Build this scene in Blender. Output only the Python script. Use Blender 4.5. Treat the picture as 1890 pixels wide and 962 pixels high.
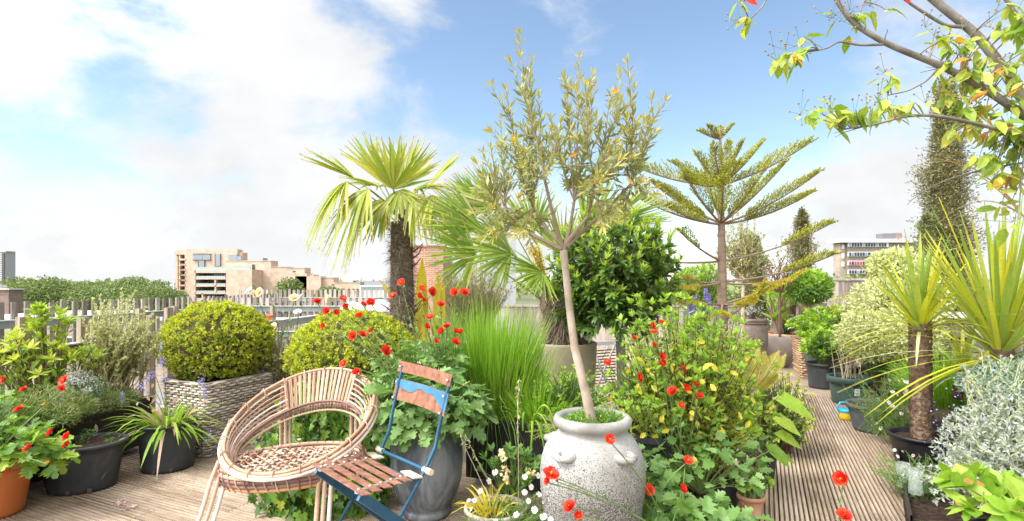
import bpy, math, random
import numpy as np
from mathutils import Vector, Matrix

for o in list(bpy.data.objects): bpy.data.objects.remove(o)
SC = bpy.context.scene
COL = SC.collection
F, H, HY = 1000.0, 1.2, 525.0
R = math.radians

# ------------------------------------------------------------------ camera
cam_d = bpy.data.cameras.new('camera'); cam = bpy.data.objects.new('camera', cam_d); COL.objects.link(cam)
cam.location = (0, 0, H); cam.rotation_euler = (R(90), 0, 0)
cam_d.sensor_fit = 'HORIZONTAL'; cam_d.sensor_width = 36.0
cam_d.lens = 36.0 * F / 1890.0
cam_d.shift_y = (HY - 481.0) / 1890.0
cam_d.clip_start = 0.05; cam_d.clip_end = 6000
SC.camera = cam

# ------------------------------------------------------------------ light
SUN_EL, SUN_AZ = 52.0, -62.0       # azimuth measured from +Y towards +X
EXPOSURE = 1.66
SUN_STRENGTH = 1.15
SKY_STRENGTH = 0.12
def pixdir(px, py):
    v = Vector(((px-945)/F, 1.0, (HY-py)/F)); return v.normalized()
sun_d = bpy.data.lights.new('sun', 'SUN'); sun_d.energy = SUN_STRENGTH; sun_d.angle = R(14.0); sun_d.color = (1.0, 0.955, 0.88)
sun = bpy.data.objects.new('sun', sun_d); COL.objects.link(sun)
sv = Vector((math.sin(R(SUN_AZ))*math.cos(R(SUN_EL)), math.cos(R(SUN_AZ))*math.cos(R(SUN_EL)), math.sin(R(SUN_EL))))
sv = Vector((-0.62, -0.30, 0.0)).normalized()*math.cos(R(SUN_EL)) + Vector((0, 0, math.sin(R(SUN_EL))))
sun.rotation_euler = sv.to_track_quat('Z', 'Y').to_euler()
SUN_ROT = math.atan2(sv.x, sv.y)

w = bpy.data.worlds.new('World'); SC.world = w; w.use_nodes = True
nt = w.node_tree; nt.nodes.clear(); N = nt.nodes; Lk = nt.links
out = N.new('ShaderNodeOutputWorld'); bg = N.new('ShaderNodeBackground'); Lk.new(bg.outputs[0], out.inputs[0])
sky = N.new('ShaderNodeTexSky'); sky.sky_type = 'NISHITA'; sky.sun_disc = False
sky.sun_elevation = R(SUN_EL); sky.sun_rotation = SUN_ROT; sky.air_density = 1.0; sky.dust_density = 0.6; sky.ozone_density = 1.5
bg.inputs[1].default_value = SKY_STRENGTH
tc = N.new('ShaderNodeTexCoord')
def nmath(op, a, b=None, c=None, clamp=False):
    n = N.new('ShaderNodeMath'); n.operation = op; n.use_clamp = clamp
    for i, x in enumerate((a, b, c)):
        if x is None: continue
        if hasattr(x, 'links'): Lk.new(x, n.inputs[i])
        else: n.inputs[i].default_value = x
    return n.outputs[0]
def nnoise(vec, scale, detail, rough, dist=0.0):
    n = N.new('ShaderNodeTexNoise'); n.inputs['Scale'].default_value = scale; n.inputs['Detail'].default_value = detail
    n.inputs['Roughness'].default_value = rough; n.inputs['Distortion'].default_value = dist; Lk.new(vec, n.inputs['Vector']); return n.outputs['Fac']
mp = N.new('ShaderNodeMapping'); mp.inputs['Scale'].default_value = (1, 1, 1.7); mp.inputs['Location'].default_value = (3.1, 0.4, 1.7); Lk.new(tc.outputs['Generated'], mp.inputs[0])
val = nnoise(mp.outputs[0], 3.4, 10, 0.6, 0.3)
val = nmath('MULTIPLY_ADD', val, 2.6, -.80)
BL = [(60,60,.26,.14),(330,90,.28,.17),(500,150,.16,.14),(260,330,.34,.16),(560,330,.24,.16),(680,170,.10,.16),(770,190,.07,.14),(80,500,.4,.12),(620,470,.3,.14),
      (1480,330,.22,.16),(1640,230,.16,.2),(1640,420,.2,.22),(1400,240,.1,.06),(1250,420,.25,.14),(790,60,.05,.10),
      (1120,60,.34,-.34),(930,260,.20,-.16),(1350,90,.26,-.26),(640,30,.09,-.22),(1500,100,.2,-.14),(20,270,.13,-.30),(120,290,.10,-.20),(190,110,.08,-.38),(290,200,.08,-.28),(350,205,.07,-.25),(560,190,.08,-.2),(220,215,.06,-.25),(700,250,.1,-.06),(1800,60,.2,-.1),(860,120,.14,-.2)]
for px, py, r, wgt in BL:
    d = pixdir(px, py)
    vm = N.new('ShaderNodeVectorMath'); vm.operation = 'DISTANCE'; Lk.new(tc.outputs['Generated'], vm.inputs[0]); vm.inputs[1].default_value = d
    mr = N.new('ShaderNodeMapRange'); mr.interpolation_type = 'SMOOTHSTEP'; Lk.new(vm.outputs['Value'], mr.inputs[0])
    mr.inputs[1].default_value = 0; mr.inputs[2].default_value = r*1.15; mr.inputs[3].default_value = wgt*1.05; mr.inputs[4].default_value = 0
    val = nmath('ADD', val, mr.outputs[0])
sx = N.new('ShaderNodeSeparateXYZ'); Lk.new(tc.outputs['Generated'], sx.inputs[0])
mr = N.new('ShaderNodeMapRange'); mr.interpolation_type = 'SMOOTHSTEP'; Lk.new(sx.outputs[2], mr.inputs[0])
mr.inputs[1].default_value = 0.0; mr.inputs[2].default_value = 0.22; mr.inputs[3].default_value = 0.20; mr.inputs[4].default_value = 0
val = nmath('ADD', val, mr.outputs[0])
mr = N.new('ShaderNodeMapRange'); mr.interpolation_type = 'SMOOTHSTEP'; Lk.new(sx.outputs[1], mr.inputs[0])   # unseen cloud cover added behind the camera to fill the shadows
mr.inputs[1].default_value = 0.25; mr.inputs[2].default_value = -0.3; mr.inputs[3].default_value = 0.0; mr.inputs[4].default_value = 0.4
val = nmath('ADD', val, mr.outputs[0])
mr = N.new('ShaderNodeMapRange'); mr.interpolation_type = 'SMOOTHSTEP'; Lk.new(val, mr.inputs[0])
mr.inputs[1].default_value = 0.24; mr.inputs[2].default_value = 0.88; mr.inputs[3].default_value = 0; mr.inputs[4].default_value = 1
mask = mr.outputs[0]
CLOUD = 2.6; SUNSIDE_FILL = 6.0
cv = nnoise(mp.outputs[0], 4.5, 8, 0.6)
mr = N.new('ShaderNodeMapRange'); Lk.new(cv, mr.inputs[0]); mr.inputs[1].default_value = .3; mr.inputs[2].default_value = .62; mr.inputs[3].default_value = .90; mr.inputs[4].default_value = 1.06
# unseen cloud round the sun (behind, left), brightened as an added soft key light
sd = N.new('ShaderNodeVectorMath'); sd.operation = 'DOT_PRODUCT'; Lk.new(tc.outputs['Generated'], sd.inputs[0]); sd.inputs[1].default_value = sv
m2 = N.new('ShaderNodeMapRange'); m2.interpolation_type = 'SMOOTHSTEP'; Lk.new(sd.outputs['Value'], m2.inputs[0]); m2.inputs[1].default_value = .25; m2.inputs[2].default_value = 1.0; m2.inputs[3].default_value = 1.0; m2.inputs[4].default_value = SUNSIDE_FILL
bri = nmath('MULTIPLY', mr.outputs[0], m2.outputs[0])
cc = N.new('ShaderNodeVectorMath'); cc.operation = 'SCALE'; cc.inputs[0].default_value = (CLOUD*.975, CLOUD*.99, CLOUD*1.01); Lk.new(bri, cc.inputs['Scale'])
skc = N.new('ShaderNodeMix'); skc.data_type = 'RGBA'; skc.blend_type = 'MULTIPLY'; skc.inputs[0].default_value = 1.0
Lk.new(sky.outputs[0], skc.inputs[6]); skc.inputs[7].default_value = (0.70, 0.685, 0.64, 1)
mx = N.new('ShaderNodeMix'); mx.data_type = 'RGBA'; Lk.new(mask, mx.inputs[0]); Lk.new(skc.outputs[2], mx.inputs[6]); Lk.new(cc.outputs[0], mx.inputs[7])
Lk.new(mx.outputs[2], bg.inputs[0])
SC.view_settings.view_transform = 'Standard'; SC.view_settings.look = 'None'
SC.view_settings.exposure = EXPOSURE; SC.view_settings.gamma = 1.0; SC.view_settings.use_curve_mapping = False
SC.render.engine = 'CYCLES'
SC.cycles.max_bounces = 7; SC.cycles.diffuse_bounces = 4; SC.cycles.transmission_bounces = 4; SC.cycles.transparent_max_bounces = 8

# ------------------------------------------------------------------ maths helpers
rng = np.random.default_rng(7)
def W(px, py, Y): return Vector(((px-945)/F*Y, Y, H+(HY-py)/F*Y))
def G(px, py, z=0.0):
    Y = (H-z)*F/(py-HY); return W(px, py, Y)
def nz(a):
    a = np.asarray(a, float); return a/np.maximum(np.linalg.norm(a, axis=-1, keepdims=True), 1e-9)
def ru(n, a=-1.0, b=1.0): return rng.uniform(a, b, n)
def rdir(n): return nz(rng.normal(size=(n, 3)))

# ------------------------------------------------------------------ materials
MATS = {}
def _new(name):
    m = bpy.data.materials.new(name); m.use_nodes = True; MATS[name] = m
    return m, m.node_tree.nodes, m.node_tree.links, m.node_tree.nodes['Principled BSDF']
def ramp(nodes, cols, pos=None, interp='LINEAR'):
    r = nodes.new('ShaderNodeValToRGB'); r.color_ramp.interpolation = interp
    n = len(cols)
    while len(r.color_ramp.elements) < n: r.color_ramp.elements.new(.5)
    for i, c in enumerate(cols):
        r.color_ramp.elements[i].position = (pos[i] if pos else i/(n-1)); r.color_ramp.elements[i].color = (*c, 1)
    return r
def leafmat(name, cols, rough=.5, trans=.3, tint=(1.0, 1.05, .5), spec=.35):
    m, n, l, p = _new(name)
    g = n.new('ShaderNodeNewGeometry')
    r = ramp(n, cols); l.new(g.outputs['Random Per Island'], r.inputs[0])
    t = n.new('ShaderNodeTexCoord'); no = n.new('ShaderNodeTexNoise'); no.inputs['Scale'].default_value = 60; no.inputs['Detail'].default_value = 2; l.new(t.outputs['Object'], no.inputs[0])
    mr = n.new('ShaderNodeMapRange'); l.new(no.outputs[0], mr.inputs[0]); mr.inputs[1].default_value = .3; mr.inputs[2].default_value = .7; mr.inputs[3].default_value = .9; mr.inputs[4].default_value = 1.1
    mu = n.new('ShaderNodeVectorMath'); mu.operation = 'SCALE'; l.new(r.outputs[0], mu.inputs[0]); l.new(mr.outputs[0], mu.inputs['Scale'])
    l.new(mu.outputs[0], p.inputs['Base Color']); p.inputs['Roughness'].default_value = rough; p.inputs['Specular IOR Level'].default_value = spec
    tr = n.new('ShaderNodeBsdfTranslucent'); m2 = n.new('ShaderNodeVectorMath'); m2.operation = 'MULTIPLY'; l.new(mu.outputs[0], m2.inputs[0]); m2.inputs[1].default_value = [c*1.5 for c in tint]
    l.new(m2.outputs[0], tr.inputs[0])
    ms = n.new('ShaderNodeMixShader'); ms.inputs[0].default_value = trans; l.new(p.outputs[0], ms.inputs[1]); l.new(tr.outputs[0], ms.inputs[2])
    l.new(ms.outputs[0], n['Material Output'].inputs[0])
    return m
def surf(name, cols, scale=8, detail=6, rough=.7, bump=.2, stretch=(1, 1, 1), pos=None, spec=.3, metal=0, bscale=None, island=0.0, coord='Object', dist=0.0, bdist=.01, stain=0.0):
    m, n, l, p = _new(name)
    t = n.new('ShaderNodeTexCoord'); mp = n.new('ShaderNodeMapping'); mp.inputs['Scale'].default_value = stretch; l.new(t.outputs[coord], mp.inputs[0])
    no = n.new('ShaderNodeTexNoise'); no.inputs['Scale'].default_value = scale; no.inputs['Detail'].default_value = detail; no.inputs['Roughness'].default_value = .6; no.inputs['Distortion'].default_value = dist; l.new(mp.outputs[0], no.inputs[0])
    fac = no.outputs[0]
    if island:
        g = n.new('ShaderNodeNewGeometry'); ma = n.new('ShaderNodeMath'); ma.operation = 'MULTIPLY_ADD'; l.new(g.outputs['Random Per Island'], ma.inputs[0]); ma.inputs[1].default_value = island
        s = n.new('ShaderNodeMath'); s.operation = 'SUBTRACT'; l.new(fac, s.inputs[0]); s.inputs[1].default_value = island/2; l.new(s.outputs[0], ma.inputs[2]); fac = ma.outputs[0]
    if pos is None: pos = [.3+.4*i/(len(cols)-1) for i in range(len(cols))]
    r = ramp(n, cols, pos); l.new(fac, r.inputs[0]); col = r.outputs[0]
    if stain:
        ns = n.new('ShaderNodeTexNoise'); ns.inputs['Scale'].default_value = stain; ns.inputs['Detail'].default_value = 9; ns.inputs['Roughness'].default_value = .7; ns.inputs['Distortion'].default_value = .6; l.new(t.outputs[coord], ns.inputs[0])
        ms = n.new('ShaderNodeMapRange'); l.new(ns.outputs[0], ms.inputs[0]); ms.inputs[1].default_value = .32; ms.inputs[2].default_value = .62; ms.inputs[3].default_value = .62; ms.inputs[4].default_value = 1.12
        mu = n.new('ShaderNodeVectorMath'); mu.operation = 'SCALE'; l.new(col, mu.inputs[0]); l.new(ms.outputs[0], mu.inputs['Scale']); col = mu.outputs[0]
    l.new(col, p.inputs['Base Color'])
    p.inputs['Roughness'].default_value = rough; p.inputs['Specular IOR Level'].default_value = spec; p.inputs['Metallic'].default_value = metal
    if bump:
        nb = n.new('ShaderNodeTexNoise'); nb.inputs['Scale'].default_value = bscale or scale*4; nb.inputs['Detail'].default_value = 5; l.new(mp.outputs[0], nb.inputs[0])
        b = n.new('ShaderNodeBump'); b.inputs['Strength'].default_value = bump; b.inputs['Distance'].default_value = bdist; l.new(nb.outputs[0], b.inputs['Height']); l.new(b.outputs[0], p.inputs['Normal'])
    return m
def plain(name, c, rough=.5, metal=0, spec=.5):
    return surf(name, [tuple(x*.85 for x in c), tuple(min(1, x*1.12) for x in c)], 12, 4, rough, .05, metal=metal, spec=spec)
def brickmat(name, c1, c2, mortar, bw, bh, rotx=True, jit=.0):
    m, n, l, p = _new(name)
    t = n.new('ShaderNodeTexCoord'); sp = n.new('ShaderNodeSeparateXYZ'); l.new(t.outputs['Object'], sp.inputs[0])
    ad = n.new('ShaderNodeMath'); ad.operation = 'ADD'; l.new(sp.outputs[0], ad.inputs[0]); l.new(sp.outputs[1], ad.inputs[1])
    cb = n.new('ShaderNodeCombineXYZ'); l.new(ad.outputs[0], cb.inputs[0]); l.new(sp.outputs[2], cb.inputs[1])
    b = n.new('ShaderNodeTexBrick'); l.new(cb.outputs[0], b.inputs[0]); b.inputs['Scale'].default_value = 1; b.inputs['Brick Width'].default_value = bw; b.inputs['Row Height'].default_value = bh; b.inputs['Mortar Size'].default_value = bh*.12
    b.inputs['Color1'].default_value = (*c1, 1); b.inputs['Color2'].default_value = (*c2, 1); b.inputs['Mortar'].default_value = (*mortar, 1)
    no = n.new('ShaderNodeTexNoise'); no.inputs['Scale'].default_value = .6; no.inputs['Detail'].default_value = 6; l.new(t.outputs['Object'], no.inputs[0])
    mr = n.new('ShaderNodeMapRange'); l.new(no.outputs[0], mr.inputs[0]); mr.inputs[1].default_value = .3; mr.inputs[2].default_value = .7; mr.inputs[3].default_value = .82; mr.inputs[4].default_value = 1.12
    mu = n.new('ShaderNodeVectorMath'); mu.operation = 'SCALE'; l.new(b.outputs[0], mu.inputs[0]); l.new(mr.outputs[0], mu.inputs['Scale']); l.new(mu.outputs[0], p.inputs['Base Color']); p.inputs['Roughness'].default_value = .85
    return m

# ------------------------------------------------------------------ leaf templates (a along, b across, c up), faces
def _fan(pts, lift=.06):
    v = [(.45, 0, -.03)] + [(a, b, lift*(abs(b)*2)**2) for a, b in pts]
    k = len(pts); return v, [(0, i+1, (i+1) % k+1) for i in range(k)]
def _strap(ws, fold=.0, k=None):
    n = len(ws)-1; v = []; f = []
    for i, wd in enumerate(ws):
        a = i/n; v += [(a, -wd/2, fold*wd), (a, wd/2, fold*wd)] if not fold else [(a, -wd/2, fold), (a, 0, 0), (a, wd/2, fold)]
    s = 2 if not fold else 3
    for i in range(n):
        for j in range(s-1):
            f.append((i*s+j, i*s+j+1, (i+1)*s+j+1, (i+1)*s+j))
    return v, f
TPL = {
 'leaf4': ([(0,0,0),(.45,.5,.10),(1,0,0),(.45,-.5,.10)], [(0,1,2),(0,2,3)]),
 'leaf': ([(0,0,0),(.3,.42,.10),(.3,0,0),(.3,-.42,.10),(.65,.40,.07),(.65,0,0),(.65,-.40,.07),(1,0,-.05)],
          [(0,2,1),(0,3,2),(1,2,5,4),(2,3,6,5),(4,5,7),(5,6,7)]),
 'round': _fan([(0,0),(.05,.28),(.25,.42),(.38,.5),(.55,.46),(.68,.42),(.8,.26),(.94,.2),(1,0),(.94,-.2),(.8,-.26),(.68,-.42),(.55,-.46),(.38,-.5),(.25,-.42),(.05,-.28)], .12),
 'ivy': _fan([(.08,0),(-.06,.28),(.2,.5),(.36,.26),(.62,.4),(.66,.17),(1,0),(.66,-.17),(.62,-.4),(.36,-.26),(.2,-.5),(-.06,-.28)], .08),
 'lobed': _fan([(0,0),(.0,.3),(.18,.26),(.3,.5),(.42,.28),(.62,.5),(.66,.2),(.86,.24),(1,0),(.86,-.24),(.66,-.2),(.62,-.5),(.42,-.28),(.3,-.5),(.18,-.26),(.0,-.3)], .1),
 'needle': ([(0,.5,0),(0,-.5,0),(1,0,0)], [(0,1,2)]),
 'blade': _strap([.7,1,.85,.6,.05]),
 'strap': _strap([.75,1,1,.92,.7,.05], .12),
 'palm': _strap([.12,.75,1,.8,.5,.12], .0),
 'petal': ([(0,.1,0),(0,-.1,0),(.5,.5,.12),(.5,-.5,.12),(.95,.36,.2),(.95,-.36,.2)], [(0,1,3,2),(2,3,5,4)]),
}
TPL = {k: (np.array(v, float), f) for k, (v, f) in TPL.items()}

# ------------------------------------------------------------------ mesh builder
class MB:
    def __init__(s): s.V = []; s.F = []; s.n = 0
    def add(s, v, faces, mi=0):
        v = np.asarray(v, float).reshape(-1, 3); by = {}
        for f in faces: by.setdefault(len(f), []).append(f)
        for k, fs in by.items(): s.F.append((np.array(fs, int)+s.n, np.full(len(fs), mi)))
        s.V.append(v); s.n += len(v)
    def leaves(s, P, D, Nn, L, Wd, shape='leaf4', mi=0, droop=0.0):
        P = np.asarray(P, float); n = len(P)
        if n == 0: return
        D = nz(D); Nn = np.asarray(Nn, float); Nn = nz(Nn-(Nn*D).sum(1, keepdims=True)*D+1e-6); S = np.cross(D, Nn)
        L = np.broadcast_to(np.asarray(L, float), (n,)); Wd = np.broadcast_to(np.asarray(Wd, float), (n,)); mi = np.broadcast_to(np.asarray(mi), (n,)); droop = np.broadcast_to(np.asarray(droop, float), (n,))
        v, fs = TPL[shape]; k = len(v)
        a = v[:, 0]; b = v[:, 1]; c = v[:, 2]
        X = P[:, None]+(L[:, None]*a)[..., None]*D[:, None]+(Wd[:, None]*b)[..., None]*S[:, None]+(Wd[:, None]*c)[..., None]*Nn[:, None]
        X[:, :, 2] -= (droop*L)[:, None]*a**2
        # shorten the reach a little as it droops
        s.V.append(X.reshape(-1, 3)); base = s.n+np.arange(n)*k
        by = {}
        for f in fs: by.setdefault(len(f), []).append(f)
        for kk, ff in by.items():
            ff = np.array(ff); idx = (base[:, None, None]+ff[None]).reshape(-1, kk); s.F.append((idx, np.repeat(mi, len(ff))))
        s.n += n*k
    def tube(s, pts, rad, seg=6, mi=0, cap=True, flat=1.0, squash=None):
        pts = np.asarray([tuple(p) for p in pts], float); n = len(pts); rad = np.broadcast_to(np.asarray(rad, float), (n,))
        T = np.gradient(pts, axis=0); T = nz(T)
        up = np.array([0, 0, 1.0]) if abs(T[0][2]) < .9 else np.array([1.0, 0, 0])
        A = nz(np.cross(T[0], up)); V = []
        for i in range(n):
            A = nz(A-(A@T[i])*T[i]); B = np.cross(T[i], A)
            for j in range(seg):
                an = 2*math.pi*j/seg; V.append(pts[i]+rad[i]*(math.cos(an)*A+flat*math.sin(an)*B))
        fs = []
        for i in range(n-1):
            for j in range(seg):
                k = (j+1) % seg; fs.append((i*seg+j, i*seg+k, (i+1)*seg+k, (i+1)*seg+j))
        s.add(V, fs, mi)
        if cap and seg > 2: s.add(np.array(V[:seg]), [tuple(range(seg))[::-1]], mi); s.add(np.array(V[-seg:]), [tuple(range(seg))], mi)
    def box(s, c, size, rz=0.0, mi=0, taper=1.0, mat=None):
        hx, hy, hz = [x/2 for x in size]; v = []
        for z in (-1, 1):
            t = taper if z < 0 else 1.0
            for x, y in ((-1,-1),(1,-1),(1,1),(-1,1)): v.append((x*hx*t, y*hy*t, z*hz))
        v = np.array(v)
        if mat is not None: v = v@np.array(mat.to_3x3()).T
        else:
            cz, sz = math.cos(rz), math.sin(rz); v = v@np.array([[cz, sz, 0], [-sz, cz, 0], [0, 0, 1]])
        s.add(v+np.array(tuple(c)), [(3,2,1,0),(4,5,6,7),(0,1,5,4),(1,2,6,5),(2,3,7,6),(3,0,4,7)], mi)
    def bar(s, a, b, wd, th, up=(0, 0, 1), mi=0):
        a = np.array(tuple(a), float); b = np.array(tuple(b), float); d = nz(b-a); S = nz(np.cross(d, np.array(up, float))); U = np.cross(S, d); v = []
        for p in (a, b):
            for x, y in ((-1,-1),(1,-1),(1,1),(-1,1)): v.append(p+S*x*wd/2+U*y*th/2)
        s.add(v, [(3,2,1,0),(4,5,6,7),(0,1,5,4),(1,2,6,5),(2,3,7,6),(3,0,4,7)], mi)
    def lathe(s, prof, c=(0, 0, 0), n=40, mi=0, sx=1.0, sy=1.0, rz=0.0, power=2.0):
        V = []; c = np.array(tuple(c), float)
        for r, z in prof:
            for j in range(n):
                an = 2*math.pi*j/n; x = math.cos(an); y = math.sin(an)
                if power != 2.0:
                    x = math.copysign(abs(x)**(2/power), x); y = math.copysign(abs(y)**(2/power), y)
                x *= r*sx; y *= r*sy
                V.append((x*math.cos(rz)-y*math.sin(rz), x*math.sin(rz)+y*math.cos(rz), z))
        fs = []
        for i in range(len(prof)-1):
            for j in range(n):
                k = (j+1) % n; fs.append((i*n+j, i*n+k, (i+1)*n+k, (i+1)*n+j))
        s.add(np.array(V)+c, fs, mi)
    def build(s, name, mats, parent=None, smooth=False, noflip=True):
        V = np.concatenate(s.V) if s.V else np.zeros((0, 3))
        o_ = ORI.get(parent.name, Vector((0, 0, 0))) if parent is not None else Vector((0, 0, 0))
        V = V-np.array(tuple(o_))
        me = bpy.data.meshes.new(name); me.vertices.add(len(V)); me.vertices.foreach_set('co', V.astype(np.float32).ravel())
        lt = np.concatenate([np.full(len(f), f.shape[1]) for f, _ in s.F]); lp = np.concatenate([f.ravel() for f, _ in s.F]); mi = np.concatenate([m for _, m in s.F])
        me.loops.add(len(lp)); me.loops.foreach_set('vertex_index', lp.astype(np.int32)); me.polygons.add(len(lt))
        ls = np.concatenate([[0], np.cumsum(lt)[:-1]]); me.polygons.foreach_set('loop_start', ls.astype(np.int32)); me.polygons.foreach_set('loop_total', lt.astype(np.int32))
        me.polygons.foreach_set('material_index', mi.astype(np.int32)); me.polygons.foreach_set('use_smooth', np.full(len(lt), smooth))
        me.update(calc_edges=True); me.validate()
        for m in (mats if isinstance(mats, (list, tuple)) else [mats]): me.materials.append(m if not isinstance(m, str) else MATS[m])
        ob = bpy.data.objects.new(name, me); COL.objects.link(ob)
        if parent is not None: ob.parent = parent; ORI[ob.name] = o_
        return ob
ORI = {}
def thing(name, label, cat, loc, group=None):
    o = bpy.data.objects.new(name, None); COL.objects.link(o); o.empty_display_size = .1
    o.location = loc; o['label'] = label; o['category'] = cat; ORI[o.name] = Vector(loc)
    if group: o['group'] = group
    return o
def tag(o, label=None, cat=None, group=None, kind=None):
    if label: o['label'] = label
    if cat: o['category'] = cat
    if group: o['group'] = group
    if kind: o['kind'] = kind
    return o
def structure(mb, name, mats, smooth=False): return tag(mb.build(name, mats, None, smooth), kind='structure')
def inst(mesh, name, parent, loc, rot=(0, 0, 0), sc=1.0):
    o = bpy.data.objects.new(name, mesh); COL.objects.link(o); o.parent = parent
    o.location = Vector(loc)-ORI[parent.name]; o.rotation_euler = rot; o.scale = (sc, sc, sc); return o
def copy_tree(o, loc, rz=0, sc=(1, 1, 1), parent=None):
    c = o.copy(); COL.objects.link(c)
    if parent is None: c.location = loc; c.rotation_euler = (0, 0, rz); c.scale = sc
    else: c.parent = parent
    for ch in o.children: copy_tree(ch, None, parent=c)
    return c
def curve(p0, p1, bend=(0, 0, 0), n=6, jit=0.0):
    p0 = np.array(tuple(p0), float); p1 = np.array(tuple(p1), float); m = (p0+p1)/2+np.array(bend, float); t = np.linspace(0, 1, n)[:, None]
    q = (1-t)**2*p0+2*t*(1-t)*m+t*t*p1
    if jit: q[1:-1] += rng.normal(size=(n-2, 3))*jit
    return q
def along(q, t):
    q = np.asarray(q); n = len(q); x = np.clip(np.asarray(t), 0, 1)*(n-1); i = np.minimum(x.astype(int), n-2); f = (x-i)[:, None]
    P = q[i]*(1-f)+q[i+1]*f; T = nz(q[i+1]-q[i]); return P, T
class Sprig:
    """collects leaves set along twigs"""
    def __init__(s): s.P = []; s.D = []; s.N = []; s.L = []; s.M = []
    def twig(s, q, n, L, f0=.2, ang=50, ros=0, rang=55, mi=0, young=None, ty=.8, grad=.3, upn=.6, lift=0.0):
        t = np.linspace(f0, .97, n)+ru(n, -.02, .02); P, T = along(q, t); ph = np.arange(n)*2.4+rng.uniform(0, 6)
        t = np.clip(t, 0, 1); an = R(ang)*ru(n, .75, 1.2)
        if ros:
            tr = np.full(ros, 1.0); P2, T2 = along(q, tr); P = np.r_[P, P2]; T = np.r_[T, T2]; ph = np.r_[ph, np.arange(ros)*2.4+1]; an = np.r_[an, R(rang)*ru(ros, .35, 1.25)]; t = np.r_[t, tr]; n += ros
        ref = np.where(np.abs(T[:, 2:3]) < .9, np.array([[0, 0, 1.0]]), np.array([[1.0, 0, 0]])); A = nz(np.cross(T, ref)); B = np.cross(T, A)
        side = np.cos(ph)[:, None]*A+np.sin(ph)[:, None]*B
        D = nz(np.cos(an)[:, None]*T+np.sin(an)[:, None]*side+np.array([0, 0, lift])); Nn = nz(T*(1-upn)+np.array([0, 0, upn])+rng.normal(size=(n, 3))*.25)
        s.P.append(P); s.D.append(D); s.N.append(Nn); s.L.append(L*(1-grad*t**3)*ru(n, .7, 1.15))
        s.M.append(np.where(t > ty, mi if young is None else young, mi))
    def put(s, mb, shape, wr, droop=0.0):
        L = np.concatenate(s.L); mb.leaves(np.concatenate(s.P), np.concatenate(s.D), np.concatenate(s.N), L, L*wr, shape, np.concatenate(s.M), droop)
def shell(mb, c, r, n, L, wr, shape='leaf4', mi=0, thick=.25, zlo=-1.0, up=.3, jit=.7, face=.8, flat=None, Ljit=(.7, 1.2), droop=0.0, lump=0.0):
    d = rdir(int(n*1.6)); d = d[d[:, 2] > zlo][:n]; n = len(d)
    k = 1-thick*rng.random(n)**1.6
    if lump: k = k*(1+lump*(np.sin(d[:, 0]*7+c[0])*np.sin(d[:, 1]*6+1.3)*np.sin(d[:, 2]*6+.5)))
    P = np.array(tuple(c))+d*np.array(r)*k[:, None]; o = nz(d/np.array(r))
    D = nz(o*.6+rng.normal(size=(n, 3))*jit+np.array([0, 0, up])); Nn = nz(o*face+rng.normal(size=(n, 3))*.45+np.array([0, 0, .3]))
    Lx = L*ru(n, *Ljit)
    m = mi(d, k) if callable(mi) else np.full(n, mi)
    mb.leaves(P, D, Nn, Lx, Lx*wr, shape, m, droop)
# ------------------------------------------------------------------ material list
surf('deck_groove', [(.20,.14,.095),(.36,.265,.185),(.46,.35,.26),(.55,.445,.345)], 3, 9, .75, .35, (1.2, 22, 22), [.25,.42,.58,.8], island=.22, bscale=20, bdist=.003, stain=1.1)
surf('deck_smooth', [(.24,.175,.12),(.37,.28,.20),(.48,.38,.28)], 3, 8, .75, .3, (1.2, 18, 18), island=.2, bscale=20, bdist=.003, stain=1.3)
surf('deck_grime', [(.03,.02,.014),(.075,.05,.034),(.13,.09,.06)], 12, 8, .95, .3, (1, 1, 1))
surf('deck_under', [(.05,.035,.025),(.08,.055,.04)], 5)
surf('fence_wood', [(.20,.165,.14),(.34,.285,.25),(.46,.40,.35)], 2.5, 7, .85, .3, (14, 14, 1.3), island=.5, bdist=.004)
surf('post_wood', [(.22,.17,.13),(.36,.28,.22),(.48,.39,.31)], 2.5, 7, .85, .3, (14, 14, 1.3), island=.3, bdist=.004)
surf('galv_steel', [(.26,.30,.29),(.38,.42,.40)], 6, 6, .5, .1, metal=.35)
surf('rail_top', [(.5,.5,.46),(.62,.62,.57)], 6, 6, .5, .1)
surf('black_plastic', [(.010,.010,.011),(.022,.022,.024),(.045,.045,.047)], 9, 8, .42, .12, spec=.5, pos=[.3,.6,.85], bdist=.002)
surf('grey_plastic', [(.026,.029,.033),(.046,.05,.055),(.11,.112,.115)], 6, 10, .5, .1, spec=.45, pos=[.35,.6,.8], stretch=(1, 1, .5), dist=1.0, bdist=.002)
surf('green_plastic', [(.035,.075,.06),(.055,.105,.085)], 9, 6, .42, .08, spec=.5)
surf('terracotta_plastic', [(.50,.13,.035),(.62,.18,.05)], 5, 6, .45, .06, spec=.4)
surf('terracotta', [(.42,.19,.11),(.56,.30,.19),(.62,.42,.32)], 7, 8, .85, .2)
surf('lead_glaze', [(.04,.05,.065),(.11,.125,.145),(.24,.25,.26),(.5,.5,.5)], 5, 12, .42, .2, (1.6, 1.6, .55), [.28,.46,.6,.82], spec=.5, dist=1.2)
surf('pale_clay', [(.42,.37,.31),(.55,.49,.42)], 8, 8, .85, .2)
surf('beige_pot', [(.30,.24,.155),(.40,.33,.225),(.47,.40,.29)], 3, 8, .55, .1, (1, 1, 1.5))
surf('brown_clay', [(.10,.075,.062),(.17,.13,.11),(.25,.20,.17)], 7, 8, .6, .3)
surf('round_stone', [(.27,.21,.17),(.36,.29,.245)], 8, 8, .75, .15)
surf('slate_pot', [(.06,.07,.075),(.13,.14,.15)], 8, 8, .7, .3)
surf('soil', [(.018,.010,.007),(.055,.032,.02),(.12,.075,.05)], 45, 5, .95, 1.0, bdist=.02)
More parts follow.
